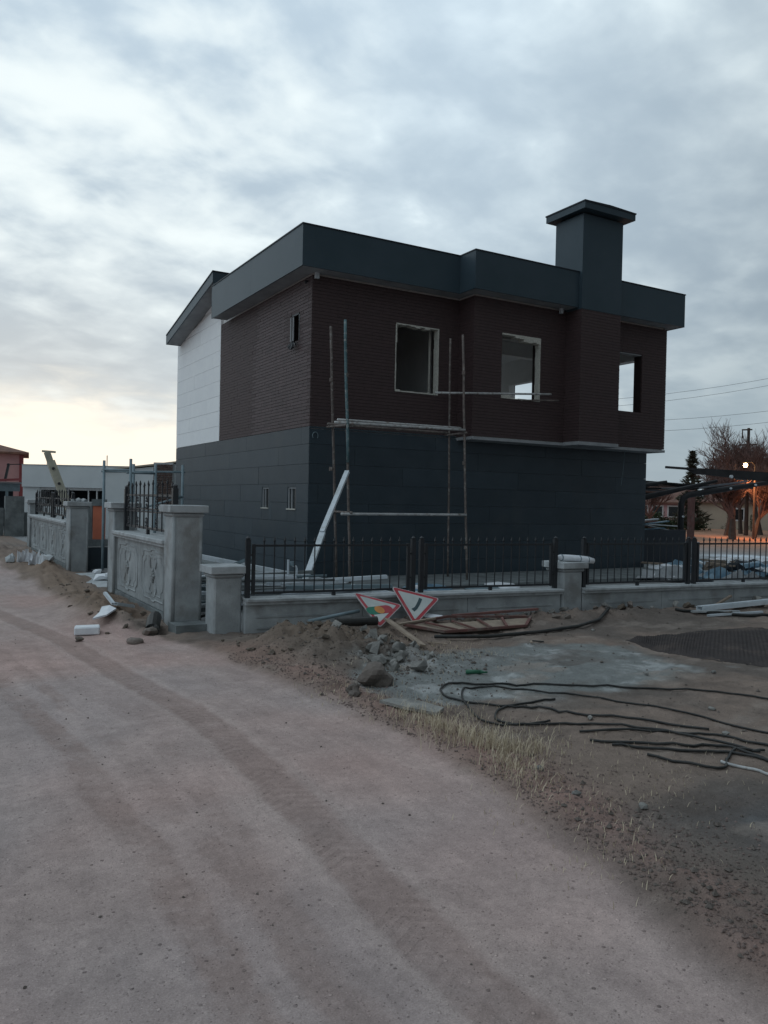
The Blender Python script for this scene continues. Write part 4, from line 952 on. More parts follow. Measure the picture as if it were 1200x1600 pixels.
profile(gz(2.20, 10.58, .05), gz(2.47, 10.80, .06), .06, .04, 'pvc', 'short white profile offcut at the foot of the corner wall', name='profile_offcut'); profile(gz(2.18, 10.60, .05), gz(2.16, 11.05, .09), .05, .03, 'pvc', 'white profile offcut sticking up behind the hole in the berm', name='profile_offcut')
single(MB().tube([gz(2.40, 9.50, .03), (2.47, 9.72, .10), (2.52, 9.85, .12)], [.085, .085, .08], 12, False), 'buried_pipe', 'blackpipe', (2.47, 9.6, 0), 'dark pipe mouth buried in the soil at the foot of the tall corner pillar', 'pipe')
for i, (x, y, sx) in enumerate([(2.05, 18.6, .22), (2.16, 18.1, .16), (2.02, 18.95, .13)]):
    z = hz(x, y); mb = MB(); k = 7
    for j in range(k-1):
        mb.add([(x-sx+2*sx*j/(k-1), y+.1*math.sin(j), z-.02), (x-sx+2*sx*(j+1)/(k-1), y+.1*math.sin(j+1), z-.02), (x-sx+2*sx*(j+1)/(k-1), y+.04, z+R.uniform(.08, .28)), (x-sx+2*sx*j/(k-1), y+.02, z+R.uniform(.08, .28)),
                (x-sx+2*sx*j/(k-1), y+.12+.1*math.sin(j), z-.02), (x-sx+2*sx*(j+1)/(k-1), y+.12+.1*math.sin(j+1), z-.02)], [(0, 1, 2, 3), (3, 2, 5, 4), (0, 4, 5, 1), (0, 3, 4), (1, 5, 2)])
    single(mb, 'foam_shard', 'plasticwhite', (x, y, z), ['largest jagged white foam shard at the foot of the farther carved wall', 'middle white foam shard, nearest the third tall pillar', 'small white foam shard farthest along the berm'][i], 'foam shard')
for i, (x, y) in enumerate([(1.75, 19.3), (1.85, 19.9), (2.3, 17.3)]):
    v, f = rock_mb(gz(x, y, .05), .13, 330+i, 1); single(MB().add(v, f), 'foam_lump', 'caprough', gz(x, y), ['pale lump on the berm beyond the foam shards', 'farther pale lump on the berm top', 'pale lump on the berm below the third tall pillar'][i], 'lump')
# boulders and stones
big = [(3.47, 6.02, .125, 'large brown boulder on the road edge below the rubble pile', 2, .8), (3.05, 5.68, .075, 'brown boulder at the edge of the red gravel, left of and before the large one', 2, .75),
       (2.04, 8.85, .075, 'single brown stone on the road before the foam block', 2, .7), (2.33, 9.33, .07, 'brown block at the foot of the buried pipe mouth', 1, .7), (1.52, 9.2, .05, 'small stone left of the foam block', 1, .6)]
for i, (x, y, r_, lab, sb, fl_) in enumerate(big):
    v, f = rock_mb(gz(x, y, r_*fl_*.55), r_, 400+i, sb+1, fl_, .42, .07); single(MB().add(v, f), 'boulder', 'rock', gz(x, y), lab, 'rock')
gr = 'grey rubble lumps on the pile below the plank'
for i in range(40):
    x = 4.16+R.gauss(0, .22); y = 6.85+R.gauss(0, .36); r_ = R.uniform(.03, .075) if i > 4 else .10
    v, f = hull(gz(x, y, r_*.5), r_, 500+i, .9); single(MB().add(v, f), 'rubble', 'rubble', gz(x, y), 'grey lump of rubble on the pile below the plank', 'rubble', gr)
gr = 'stones banked against the right-hand low wall'
for i in range(44):
    x = R.uniform(5.6, 12.5); y = fence_y(x)-.16-abs(R.gauss(0, .22)); r_ = R.uniform(.035, .10)
    v, f = hull(gz(x, y, r_*.35), r_, 600+i, .8); single(MB().add(v, f), 'stone', R.choice(['rock', 'rubble', 'clod']), gz(x, y), 'stone banked at the foot of the low front wall', 'stone', gr)
gr = 'clods on the dirt mound by the short pillar'
for i in range(30):
    x = R.uniform(2.9, 4.6); y = R.uniform(6.9, 8.6); r_ = R.uniform(.025, .06)
    v, f = hull(gz(x, y, r_*.25), r_, 700+i); single(MB().add(v, f), 'clod', 'clod', gz(x, y), 'lump of earth on the mound before the short pillar', 'clod', gr)
gr = 'clods on the roadside berm by the corner wall'
for i in range(24):
    x = R.uniform(1.8, 2.6); y = R.uniform(9.4, 14); r_ = R.uniform(.03, .075)
    v, f = hull(gz(x, y, r_*.2), r_*.85, 740+i); single(MB().add(v, f), 'clod', 'clod', gz(x, y), 'lump of earth on the berm beside the carved corner wall', 'clod', gr)
gr = 'small pale stones scattered on the yard ground'
for i, (x, y) in enumerate([(3.07, 3.16), (3.33, 2.93), (5.4, 4.1), (4.3, 4.3), (5.9, 5.2), (6.6, 5.0), (3.2, 3.6), (7.4, 7.4), (4.9, 3.6)]):
    v, f = rock_mb(gz(x, y, .012), .028, 800+i, 1, .7, .3); single(MB().add(v, f), 'pebble', 'rubble', gz(x, y), 'small pale stone loose on the open dirt before the low wall', 'pebble', gr)
sheet([gz(3.05, 5.25, .03), gz(3.14, 5.02, .03), gz(3.30, 4.84, .02), gz(3.42, 4.92, .02), gz(3.32, 5.12, .03), gz(3.2, 5.30, .03)], .022, 'rubble', 'flat_stone', 'flat grey slab of stone lying behind the dry grass', 'stone')
# fine gravel: countless
def scatter(name, m_, pts, seed):
    rr = np.random.RandomState(seed); base = np.array([(1, 0, 0), (0, 1, 0), (-1, 0, 0), (0, -1, 0), (0, 0, .8), (0, 0, -.6)], float)
    fc = np.array([(0, 1, 4), (1, 2, 4), (2, 3, 4), (3, 0, 4), (1, 0, 5), (2, 1, 5), (3, 2, 5), (0, 3, 5)]); P = np.array(pts); n = len(P)
    z = height(P[:, 0], P[:, 1]); a = rr.rand(n)*6.28; s = P[:, 2]
    V = base[None]*s[:, None, None]*(.7+.6*rr.rand(n, 6, 1)); ca, sa = np.cos(a)[:, None], np.sin(a)[:, None]
    x = V[..., 0]*ca-V[..., 1]*sa; y = V[..., 0]*sa+V[..., 1]*ca
    V = np.stack([x+P[:, 0:1], y+P[:, 1:2], V[..., 2]+(z+s*.25)[:, None]], -1).reshape(-1, 3)
    Fc = (fc[None]+np.arange(n)[:, None, None]*6).reshape(-1, 3)
    me = bpy.data.meshes.new(name); me.from_pydata(V.tolist(), [], Fc.tolist()); me.materials.append(M[m_]); o = bpy.data.objects.new(name, me); COL.objects.link(o); o['kind'] = 'stuff'
    return o
rr = np.random.RandomState(4); pts = []
for _ in range(6500):
    y = 1.2+rr.rand()**1.6*6.5; x = float(road_edge(y))+.05+abs(rr.randn())*.42; pts.append((x, y, rr.choice([.003, .0045, .006, .009])))
tag(scatter('gravel', 'redstone', pts, 1), 'loose reddish gravel along the shoulder of the dirt road', 'gravel')
pts = []
for _ in range(6500):
    k = rr.rand()
    if k < .18: x, y = 2.95+rr.randn()*.35, 2.0+rr.randn()*.55
    elif k < .6: x, y = 4.0+rr.randn()*.5, 7.1+rr.randn()*.7
    elif k < .75: x = 5+rr.rand()*8; y = fence_y(x)-.15-abs(rr.randn())*.35
    elif k < .85: x, y = 2.2+rr.randn()*.25, 9.3+rr.rand()*6
    else: x, y = 2.8+rr.rand()*7, 2+rr.rand()*6.3
    if x < float(road_edge(y))+.03 or (y > fence_y(x)-.1 and x > 2.6): continue
    pts.append((x, y, rr.choice([.004, .007, .012, .02], p=[.5, .34, .12, .04])))
tag(scatter('small_stones', 'rock', pts, 2), 'small brown stones and crumbs strewn over the verge and mounds', 'stones')
pts = []
for _ in range(160):
    y = 1.3+rr.rand()*10; x = rr.rand()*2.4-.1; 
    if x < float(road_edge(y)): pts.append((x, y, rr.choice([.003, .005, .008])))
tag(scatter('road_grit', 'rock', pts, 3), 'sparse grit on the packed dirt road', 'grit')
# dry grass
def grass(name, label, spots, nb, hgt, seed):
    g = random.Random(seed); V = []; Fs = []
    for _ in range(nb):
        cx, cy, s_, k = spots[g.randrange(len(spots))]; x = cx+g.gauss(0, s_); y = cy+g.gauss(0, s_)
        h = hgt*k*g.uniform(.35, 1.0); a = g.uniform(0, 6.28); ln = g.uniform(.1, 1.1)*h; w_ = g.uniform(.0012, .0026); z = hz(x, y) if False else 0
        V.append((x, y, h, a, ln, w_))
    A = np.array(V); z = height(A[:, 0], A[:, 1])-.004; out = []; 
    for i, (x, y, h, a, ln, w_) in enumerate(V):
        dx, dy = math.cos(a), math.sin(a); px, py = -dy*w_, dx*w_; k = len(out); z0_ = z[i]
        out += [(x-px, y-py, z0_), (x+px, y+py, z0_), (x+dx*ln*.35+px*.8, y+dy*ln*.35+py*.8, z0_+h*.6), (x+dx*ln*.35-px*.8, y+dy*ln*.35-py*.8, z0_+h*.6), (x+dx*ln, y+dy*ln, z0_+h)]
        Fs += [(k, k+1, k+2, k+3), (k+3, k+2, k+4)]
    me = bpy.data.meshes.new(name); me.from_pydata(out, [], Fs); me.materials.append(M['straw']); o = bpy.data.objects.new(name, me); COL.objects.link(o); return tag(o, label, 'grass', kind='stuff')
grass('dry_grass', 'dry straw-coloured grass tufts between road shoulder and cable coils', [(3.10, 4.86, .10, .8), (3.12, 4.55, .08, 1.0), (3.10, 4.30, .10, 1.1), (3.2, 4.12, .09, 1.3), (3.3, 4.0, .10, 1.0), (3.42, 3.95, .12, .8), (3.35, 4.5, .15, .7), (3.45, 4.95, .18, .5), (3.1, 3.75, .1, .6), (3.0, 3.5, .1, .5), (3.5, 4.2, .2, .5)], 1900, .13, 5)
grass('sparse_grass', 'sparse dry grass stems on the rough verge', [(3.2, 5.4, .25, .5), (3.0, 3.2, .3, .4), (3.6, 3.3, .4, .35), (4.3, 3.2, .5, .3), (3.0, 5.9, .2, .4), (4.9, 6.9, .3, .4), (5.2, 7.3, .3, .4), (2.75, 2.6, .2, .35), (3.9, 6.4, .3, .4)], 1500, .11, 6)
# cables
def cable(name, pts, r_, label, g=None, m_='blackpipe'):
    P = [Vector((x, y, 0)) for x, y in pts]; out = []
    for i in range(len(P)-1):
        p0, p1, p2, p3 = P[max(i-1, 0)], P[i], P[i+1], P[min(i+2, len(P)-1)]
        for k in range(5):
            t = k/5; out.append(.5*((2*p1)+(p2-p0)*t+(2*p0-5*p1+4*p2-p3)*t*t+(3*p1-p0-3*p2+p3)*t**3))
    out.append(P[-1]); A = np.array([(p.x, p.y) for p in out]); z = height(A[:, 0], A[:, 1])
    return single(MB().tube([(p.x, p.y, float(zq)+r_*.9+.004) for p, zq in zip(out, z)], r_, 7), name, m_, (out[0].x, out[0].y, float(z[0])), label, 'cable', g, smooth=True)
cable('black_cable', [(6.2, 3.6), (6.1, 4.0), (5.95, 4.33), (5.5, 4.75), (5.0, 5.15), (4.62, 5.42), (4.33, 5.55), (4.08, 5.68), (3.88, 5.62), (3.75, 5.42), (3.76, 5.2), (3.95, 4.93), (4.2, 4.75), (4.3, 4.45), (4.6, 4.1), (4.85, 3.7)], .009, 'black cable looping over the cement, leftmost and largest coil, running off to the right')
cable('black_cable', [(5.3, 3.2), (5.18, 3.6), (5.12, 3.95), (4.9, 4.6), (4.55, 5.2), (4.25, 5.48), (4.05, 5.5), (3.9, 5.36), (3.78, 5.16), (3.68, 4.95), (3.6, 4.68), (3.7, 4.5), (4.0, 4.4)], .008, 'thinner black cable curling inside the large coil')
cable('black_cable', [(4.5, 4.9), (4.2, 4.92), (3.96, 4.88), (3.78, 4.76), (3.70, 4.60), (3.78, 4.45), (4.05, 4.3), (4.4, 3.95), (4.62, 3.55), (4.7, 3.2)], .009, 'black cable coil nearest the dry grass')
cable('black_cable', [(4.0, 4.1), (4.5, 3.78), (4.80, 3.60), (4.9, 3.3), (4.95, 3.0)], .009, 'black cable running right, next strand before the two long coils')
cable('black_cable', [(3.9, 3.9), (4.3, 3.55), (4.55, 3.41), (4.62, 3.2), (4.66, 2.9)], .0095, 'thick black cable in the bundle at the right edge')
cable('black_cable', [(3.95, 3.75), (4.25, 3.45), (4.5, 3.30), (4.62, 3.05), (4.6, 2.85)], .0095, 'second thick black cable in the bundle at the right edge')
cable('black_cable', [(4.0, 3.5), (4.22, 3.15), (4.4, 3.22), (4.6, 3.3), (4.75, 3.2)], .009, 'black cable crossing in front of the bundle at the right edge')
cable('pale_cable', [(4.31, 3.2), (4.40, 3.03), (4.46, 2.9), (4.5, 2.7)], .009, 'pale grey cable end nearest the camera at the right edge', None, 'galv')
# right side: profiles on the ground and dark ribbed mat
profile(gz(10.0, 7.85, .06), gz(12.2, 7.62, .07), .13, .07, 'pvc', 'long white plastic profile on the ground by the right end of the low wall', name='white_profile')
profile(gz(9.75, 7.78, .03), gz(10.6, 7.62, .03), .05, .03, 'caprough', 'grey batten just before the long white profile', name='grey_batten')
profile(gz(9.9, 7.62, .03), gz(10.9, 7.45, .03), .05, .03, 'pvc', 'short pale strip nearest the dark ribbed mat', name='pale_strip')
single(MB().bar(gz(10.6, 8.02, .05), (10.95, 8.02, .24), .04, .03), 'stick', 'wood', gz(10.6, 8.0), 'short stick propped up behind the long white profile', 'stick')
cable('black_hose', [(9.6, 7.95), (10.3, 7.55), (11.0, 7.15), (11.8, 6.6)], .022, 'black hose lying behind the dark ribbed mat')
def ribbed_mat():
    top = [(7.30, 6.76), (8.0, 6.82), (8.8, 6.80), (9.6, 6.60), (10.6, 6.2), (11.6, 5.6)]; bot = [(7.30, 6.70), (7.10, 6.1), (7.12, 5.55), (7.45, 5.0), (7.9, 4.6), (8.6, 4.2)]
    n_, k_ = 150, 26; V = []; T_ = np.array(top); B_ = np.array(bot); s = np.linspace(0, 1, 6)
    for i in range(n_+1):
        t = i/n_; a = np.array([np.interp(t, s, T_[:, 0]), np.interp(t, s, T_[:, 1])]); b = np.array([np.interp(t, s, B_[:, 0]), np.interp(t, s, B_[:, 1])])
        for j in range(k_+1):
            u = j/k_; p = a*(1-u)+b*u; edge_ = min(1, u*6, (1-u)*6, t*14); V.append((p[0], p[1], .012*edge_+.010*(i % 2)*edge_+.035*math.sin(math.pi*u)*min(1, t*3)))
    A = np.array(V); A[:, 2] += height(A[:, 0], A[:, 1])+.004; k = k_+1
    fs = [(i*k+j, i*k+j+1, (i+1)*k+j+1, (i+1)*k+j) for i in range(n_) for j in range(k_)]
    nv = len(A); B2 = A.copy(); B2[:, 2] -= .03
    rim = [j for j in range(k)]+[i*k+k_ for i in range(1, n_+1)]+[n_*k+j for j in range(k_-1, -1, -1)]+[i*k for i in range(n_-1, 0, -1)]
    fs += [(rim[i], rim[(i+1) % len(rim)], rim[(i+1) % len(rim)]+nv, rim[i]+nv) for i in range(len(rim))]
    return single(MB().add(A.tolist()+B2.tolist(), fs), 'ribbed_mat', 'mat_dark', (8, 6, 0), 'dark ribbed mat spread on the ground at the right edge', 'mat')
ribbed_mat()

# ------------------------------------------------------------------ debris near the carport
deb = random.Random(12)
def sack(x, y, r_, m_, lab, sd_, g=None, fl_=.6):
    v, f = rock_mb((x, y, r_*fl_*.5), r_, sd_, 2, fl_, .55, .14); single(MB().add(v, f), 'sack', m_, (x, y, 0), lab, 'sack', g)
sack(15.2, 12.1, .25, 'plasticblue', 'blue crumpled tarpaulin bundle at the right corner of the house', 900, None, .7)
sack(15.9, 12.6, .22, 'plasticwhite', 'white lumpy sack right of the blue tarpaulin bundle', 901)
sack(16.6, 12.1, .30, 'fasciaedge', 'black plastic bag right of the white sack', 902, None, .8)
sack(17.4, 13.2, .32, 'clod', 'brown heap of sacking under the carport post', 903)
sack(16.2, 13.8, .3, 'plasticwhite', 'large pale sack behind the debris at the house corner', 904, None, .5)
sack(18.6, 13.0, .22, 'plasticblue', 'small blue bag right of the brown sacking', 905)
def crumple(x, y, w_, d_, h_, m_, lab, g, sd_):
    r2 = random.Random(sd_); n_ = 7; a = r2.uniform(0, 3); ca, sa = math.cos(a), math.sin(a); V = []
    for i in range(n_):
        for j in range(n_):
            u, v = (i/(n_-1)-.5)*w_+r2.uniform(-.03, .03), (j/(n_-1)-.5)*d_+r2.uniform(-.03, .03)
            V.append((x+u*ca-v*sa, y+u*sa+v*ca, .03+h_*r2.random()**1.5*(1-abs(i/(n_-1)-.5))*(1-abs(j/(n_-1)-.5))))
    fs = [(i*n_+j, i*n_+j+1, (i+1)*n_+j+1, (i+1)*n_+j) for i in range(n_-1) for j in range(n_-1)]
    V2 = [(p[0], p[1], p[2]-.012) for p in V]; k = n_*n_; rim = list(range(n_))+[i*n_+n_-1 for i in range(1, n_)]+[k-1-j for j in range(1, n_)]+[(n_-1-i)*n_ for i in range(1, n_-1)]
    fs2 = [tuple(q+k for q in f[::-1]) for f in fs]+[(rim[i], rim[(i+1) % len(rim)], rim[(i+1) % len(rim)]+k, rim[i]+k) for i in range(len(rim))]
    single(MB().add(V+V2, fs+fs2), 'plastic_sheet', m_, (x, y, 0), lab, 'plastic sheet', g)
for i in range(34):
    m_, w0 = [('plasticwhite', 'white'), ('plasticblue', 'blue'), ('plasticwhite', 'white'), ('fasciaedge', 'black'), ('soffit', 'grey')][i % 5]
    k = deb.random(); x = 14.0+k*7.5; y = 11.0+k*3.8+deb.uniform(-1.1, 1.3)
    crumple(x, y, deb.uniform(.5, 1.5), deb.uniform(.4, .9), deb.uniform(.15, .42)*(1.2-.6*k), m_, 'crumpled %s sheeting among the debris right of the dark house' % w0, 'crumpled %s sheets in the right-hand debris' % w0, 60+i)
bx = empty('debris_container', (18.2, 16.2, 0), 'dark open container heaped with boards beside the carport post', 'container')
MB().box(17.3, 19.2, 15.6, 15.66, 0, .95).box(17.3, 19.2, 16.7, 16.76, 0, .95).box(17.3, 17.36, 15.66, 16.7, 0, .95).box(19.14, 19.2, 15.66, 16.7, 0, .95).build('side', 'fasciaedge', bx)
MB().box(17.36, 19.14, 15.66, 16.7, .05, .8).build('load', 'rock', bx)
for i in range(7):
    a = deb.uniform(-.4, .4); c = Vector((17.9+deb.random()*.8, 16.0+deb.random()*.4, .95+.07*i*.6)); d = Vector((math.cos(a), math.sin(a), deb.uniform(-.15, .15)))*deb.uniform(.4, .8)
    single(MB().bar(c-d, c+d, .14, .03), 'scrap_board', ['plasticblue', 'pvc', 'redsteel', 'pvc', 'plasticblue', 'redsteel', 'pvc'][i], tuple(c), 'board on the dark container by the carport, %s' % ['blue, lowest', 'white, low in the heap', 'rusty red, low in the heap', 'white, mid heap', 'blue, near the top', 'rusty red, near the top', 'white, topmost'][i], 'board')
for i in range(10):
    x, y = 14.3+deb.random()*6.0, 11.3+deb.random()*3; a = deb.uniform(0, 3.1); d = Vector((math.cos(a), math.sin(a), 0))*deb.uniform(.2, .6); c = Vector((x, y, .08+.02*i))
    single(MB().bar(c-d, c+d, .08, .04), 'board', 'wood' if i % 2 else 'pvc', tuple(c), ('weathered timber board' if i % 2 else 'pale plastic board')+' lying loose in the yard right of the house', 'board', 'loose timber boards right of the house' if i % 2 else 'loose pale boards right of the house')

# ------------------------------------------------------------------ carports
cp = empty('carport', (19.8, 16.2, 0), 'dark steel carport with a bent post and long cantilever arms behind the fence', 'carport')
MB().tube([(19.75, 16.25, 0), (19.75, 16.25, 1.70), (19.79, 16.22, 1.88), (19.93, 16.14, 1.98), (20.2, 16.02, 2.03), (21.2, 15.45, 2.24), (22.6, 14.65, 2.50)], [.095, .095, .095, .095, .09, .08, .05], 10).build('bent_frame', 'skin', cp, smooth=True)
MB().tube([(17.6, 17.5, 1.62), (18.9, 16.8, 1.90), (20.7, 15.74, 2.42)], [.11, .09, .045], 8).build('arm', 'skin', cp, smooth=True)
MB().tube([(17.6, 17.5, 0), (17.6, 17.5, 1.62)], .13, 8).build('post', 'skin', cp)
MB().tube([(17.4, 17.6, 2.2), (18.86, 16.8, 2.25), (19.4, 16.5, 2.36)], [.08, .07, .045], 8).build('arm', 'skin', cp)
for i in range(6):
    t = i/5; MB().bar((18.0+t*2.2, 17.6-t*1.6, 2.12+.07*t), (19.4+t*2.4, 16.8-t*1.3, 1.98+.46*t), .05, .05).build('purlin', 'purlin' if i % 2 else 'skin', cp)
for i in range(5):
    t = i/4; MB().bar((17.2+t*.6, 18.2-t*.3, 2.50-.09*i), (20.0+t*2.2, 16.6-t*1.0, 2.32-.02*i), .04, .045).build('purlin', 'skin', cp)
for p in ((19.66, 16.10, 1.33), (20.95, 15.46, 2.20), (21.6, 15.1, 2.32)):
    MB().tube([p, (p[0]-.03, p[1]-.05, p[2])], .03, 10).build('bolt_plate', 'pvc', cp)
c2 = empty('carport_roof', (13.5, 8.4, 0), 'thin dark canopy roof entering from the right edge above the fence', 'canopy')
def cb(a, b, w_, h_, nm, m_='skin'): MB().bar(a, b, w_, h_).build(nm, m_, c2)
cb((11.29, 9.64, 2.30), (11.75, 9.40, 2.275), .04, .04, 'tip_rod')
MB().add([(11.58, 9.49, 2.30), (15.4, 7.55, 2.12), (15.4, 7.55, 1.86), (11.75, 9.40, 2.20), (11.68, 9.59, 2.30), (15.5, 7.65, 2.12), (15.5, 7.65, 1.86), (11.85, 9.50, 2.20)], [(0, 1, 2, 3), (7, 6, 5, 4), (0, 4, 5, 1), (1, 5, 6, 2), (2, 6, 7, 3), (3, 7, 4, 0)]).build('edge_beam', 'skin', c2)
MB().box(15.3, 15.5, 7.5, 7.7, 0, 2.0).build('post', 'skin', c2)
MB().add([(11.9, 9.45, 2.288), (15.4, 7.6, 2.135), (19.2, 10.4, 2.25), (16.4, 11.9, 2.26), (11.9, 9.45, 2.303), (15.4, 7.6, 2.15), (19.2, 10.4, 2.265), (16.4, 11.9, 2.275)], [(3, 2, 1, 0), (4, 5, 6, 7), (0, 1, 5, 4), (1, 2, 6, 5), (2, 3, 7, 6), (3, 0, 4, 7)]).build('roof_sheet', 'skin', c2)
MB().tube([(12.33, 9.10, 2.16), (12.32, 9.07, 2.16)], .03, 10).build('bolt', 'pvc', c2)
MB().box(19.0, 19.15, 10.2, 10.35, 0, 2.24).build('post', 'skin', c2)
pp = empty('steel_post', (21.7, 17.45, 0), 'slim pinkish steel post just right of the bent carport post', 'post')
MB().box(21.62, 21.78, 17.37, 17.53, 0, 2.2).build('shaft', 'redsteel', pp)
MB().box(21.5, 21.9, 17.25, 17.65, 0, .5).build('base_block', 'caprough', pp)

# ------------------------------------------------------------------ trees, lamp, pole, wires
def bare_tree(x, y, h, seed, label, trunk_h=.25, spread=.5, depth=5, g='bare winter trees behind the carport', kids=(4, 6), tr=.035):
    rr = random.Random(seed); t = empty('bare_tree', (x, y, -.05), label, 'tree', g); tk = MB(); cr = MB()
    def grow(p, d, ln, r_, lv):
        q = p; pts = [p]; k = 3 if lv < 3 else 2
        for i in range(k):
            d = (d+Vector((rr.gauss(0, .11), rr.gauss(0, .11), .05))).normalized(); q = q+d*ln/k; pts.append(q)
        mb = tk if lv == 0 else cr
        mb.tube(pts, [r_*(1-.45*i/k) for i in range(k+1)], 6 if lv < 2 else 3, False)
        if lv >= depth: return
        for i in range(rr.randint(*kids)+(lv == 0)*2):
            a = rr.uniform(0, 6.28); pos = rr.uniform(.35, 1.) if lv else rr.uniform(.75, 1.); o = pts[0]+(q-pts[0])*pos if lv else pts[0]+(q-pts[0])*pos
            sp2 = spread*rr.uniform(.8, 2.0); nd = (d+Vector((math.cos(a)*sp2, math.sin(a)*sp2, rr.uniform(-.1, .5)))).normalized()
            grow(o, nd, ln*rr.uniform(.55, .85), max(r_*rr.uniform(.4, .6), .010), lv+1)
    grow(Vector((x, y, -.1)), Vector((0, 0, 1)), h*trunk_h, h*tr, 0)
    tk.build('trunk', 'bark', t); cr.build('crown', 'twig', t)
bare_tree(36.3, 26.6, 6.0, 1, 'bare tree with the thickest dark trunk right of the carport post')
bare_tree(39.6, 27.7, 6.4, 2, 'bare tree behind the lit street lamp, pair of thin trunks', tr=.022)
bare_tree(40.9, 26.9, 6.2, 3, 'bare tree at the right edge of the picture', tr=.02)
bare_tree(35.2, 31.0, 5.0, 4, 'low bare tree left of the dark conifer', tr=.02, depth=4)
bare_tree(31.5, 29.6, 4.6, 5, 'small bare sapling right beside the house corner', tr=.014, depth=4)
bare_tree(41.2, 30.6, 9.0, 6, 'tall pale bare tree behind the power pole', tr=.02)
bare_tree(45.3, 32.6, 8.6, 7, 'bare tree between the conifer and the power pole', tr=.018)
bare_tree(45.0, 31.0, 9.6, 8, 'tall bare tree just right of the power pole', tr=.018)
def conifer(x, y, h, seed, label, g=None, name='conifer', mt='conifer', wd=.3):
    rr = random.Random(seed); t = empty(name, (x, y, 0), label, 'tree' if h > 2 else 'shrub', g); mb = MB(); mb2 = MB().tube([(x, y, 0), (x, y, h*.9)], [h*.03, .01], 6)
    for i in range(int(1500 if h > 2 else 450)):
        z = h*(.1+.9*rr.random()**1.2); R_ = wd*h*(1-z/h)*(.75+.5*math.sin(z*5+seed))+.03*h; a = rr.uniform(0, 6.28); q = R_*math.sqrt(rr.random())
        c = Vector((x+q*math.cos(a), y+q*math.sin(a), z)); s = h*rr.uniform(.010, .026); d = Vector((math.cos(a), math.sin(a), rr.uniform(-.5, .9))).normalized()*s*2; e = Vector((rr.gauss(0, 1), rr.gauss(0, 1), rr.gauss(0, 1))).normalized()*s
        mb.add([c-d-e*.4, c+d, c-d+e], [(0, 1, 2)])
    mb2.build('trunk', 'bark', t); mb.build('crown', mt, t)
conifer(45.9, 36.9, 5.5, 3, 'dark conifer standing above the carport arms, left of the bare trees', wd=.24)
sh = [(49.0, 36.2, 1.5, 'round dark shrub before the cream house, left of the window'), (50.6, 35.6, 1.2, 'small dark shrub under the cream house window'), (52.5, 34.0, 1.1, 'small dark shrub right of the window of the cream house'), (43.5, 27.6, 1.9, 'conical dark shrub at the right edge, beyond the tree trunks')]
for i, (x, y, h, lab) in enumerate(sh): conifer(x, y, h, 20+i, lab, 'dark shrubs on the far lawn', 'shrub', 'shrub', .42)
# hedge beyond
hd_ = MB(); rr = random.Random(9)
for i in range(5000):
    t = rr.random(); x, y = 44+t*4.5+rr.gauss(0, .25), 42-t*4.0+rr.gauss(0, .25); z = rr.uniform(0, .9+.3*math.sin(t*17)); c = Vector((x, y, z)); e = [Vector((rr.gauss(0, 1), rr.gauss(0, 1), rr.gauss(0, 1)))*.07 for _ in range(3)]
    hd_.add([c+e[0], c+e[1], c+e[2]], [(0, 1, 2)])
tag(hd_.build('hedge', 'shrub'), 'low dark hedge before the far white-windowed house', 'hedge')
lampo = empty('street_lamp', (37.5, 26.81, 0), 'lit orange street lamp glowing among the bare trees', 'street lamp')
MB().tube([(38.0, 26.6, 0), (38.0, 26.6, 3.9), (37.8, 26.68, 4.08), (37.52, 26.81, 4.05)], [.06, .04, .03, .03], 8).build('mast', 'bark', lampo)
glow_m = mat('lamp_glow', (1, .8, .5), None, 3, .5, 0, emit=((1.0, .62, .28), 60.0))
bm = bmesh.new(); bmesh.ops.create_uvsphere(bm, u_segments=14, v_segments=9, radius=.105); me = bpy.data.meshes.new('lamp_bulb'); bm.to_mesh(me); bm.free(); me.materials.append(glow_m)
o = bpy.data.objects.new('lamp_bulb', me); COL.objects.link(o); o.parent = lampo; o.location = (0, 0, 3.89)
MB().tube([(37.5, 26.81, 4.0), (37.5, 26.81, 4.06)], [.16, .05], 10).build('lamp_hood', 'bark', lampo)
pl = bpy.data.lights.new('street_lamp_light', 'SPOT'); pl.spot_size = rad(150); pl.spot_blend = .5; pl.energy = 900; pl.color = (1, .40, .16); pl.shadow_soft_size = .2
plo = bpy.data.objects.new('street_lamp_light', pl); COL.objects.link(plo); plo.location = (37.3, 26.5, 3.6)
pw = empty('power_pole', (43.0, 30.59, 0), 'power pole with two crossarms rising above the bare trees', 'power pole')
MB().tube([(43, 30.59, 0), (43, 30.59, 6.45)], [.13, .08], 8).build('mast', 'bark', pw)
dxy = Vector((.504, -.864, 0))
c = Vector((43, 30.59, 6.35)); MB().bar(c-dxy*.38, c+dxy*.2, .08, .08).build('crossarm', 'bark', pw)
c = Vector((43, 30.59, 5.45)); MB().bar(c-dxy*.5, c+dxy*.5, .08, .08).build('crossarm', 'bark', pw)
for s, z in ((-.34, 6.30), (-.46, 5.40), (.46, 5.40)):
    q = Vector((43, 30.59, z))+dxy*s; MB().tube([q, q-Vector((0, 0, .45))], [.03, .045], 6).build('insulator', 'bark', pw)
wl_ = 'overhead wires crossing the sky right of the house'
for i, (za_, zb_) in enumerate(((13.0, 16.6), (12.3, 15.9), (11.3, 12.4), (10.3, 11.2))):
    a, b_ = Vector((52, 62, za_-1.5)), Vector((86, 42, zb_+1.8)); pts = [a+(b_-a)*k/14-Vector((0, 0, 1.2*4*(k/14)*(1-k/14))) for k in range(15)]
    single(MB().tube(pts, .014, 4), 'overhead_wire', 'wire', tuple(a), ['topmost overhead wire right of the house', 'second overhead wire from the top', 'third overhead wire from the top', 'lowest overhead wire right of the house'][i], 'wire', wl_)

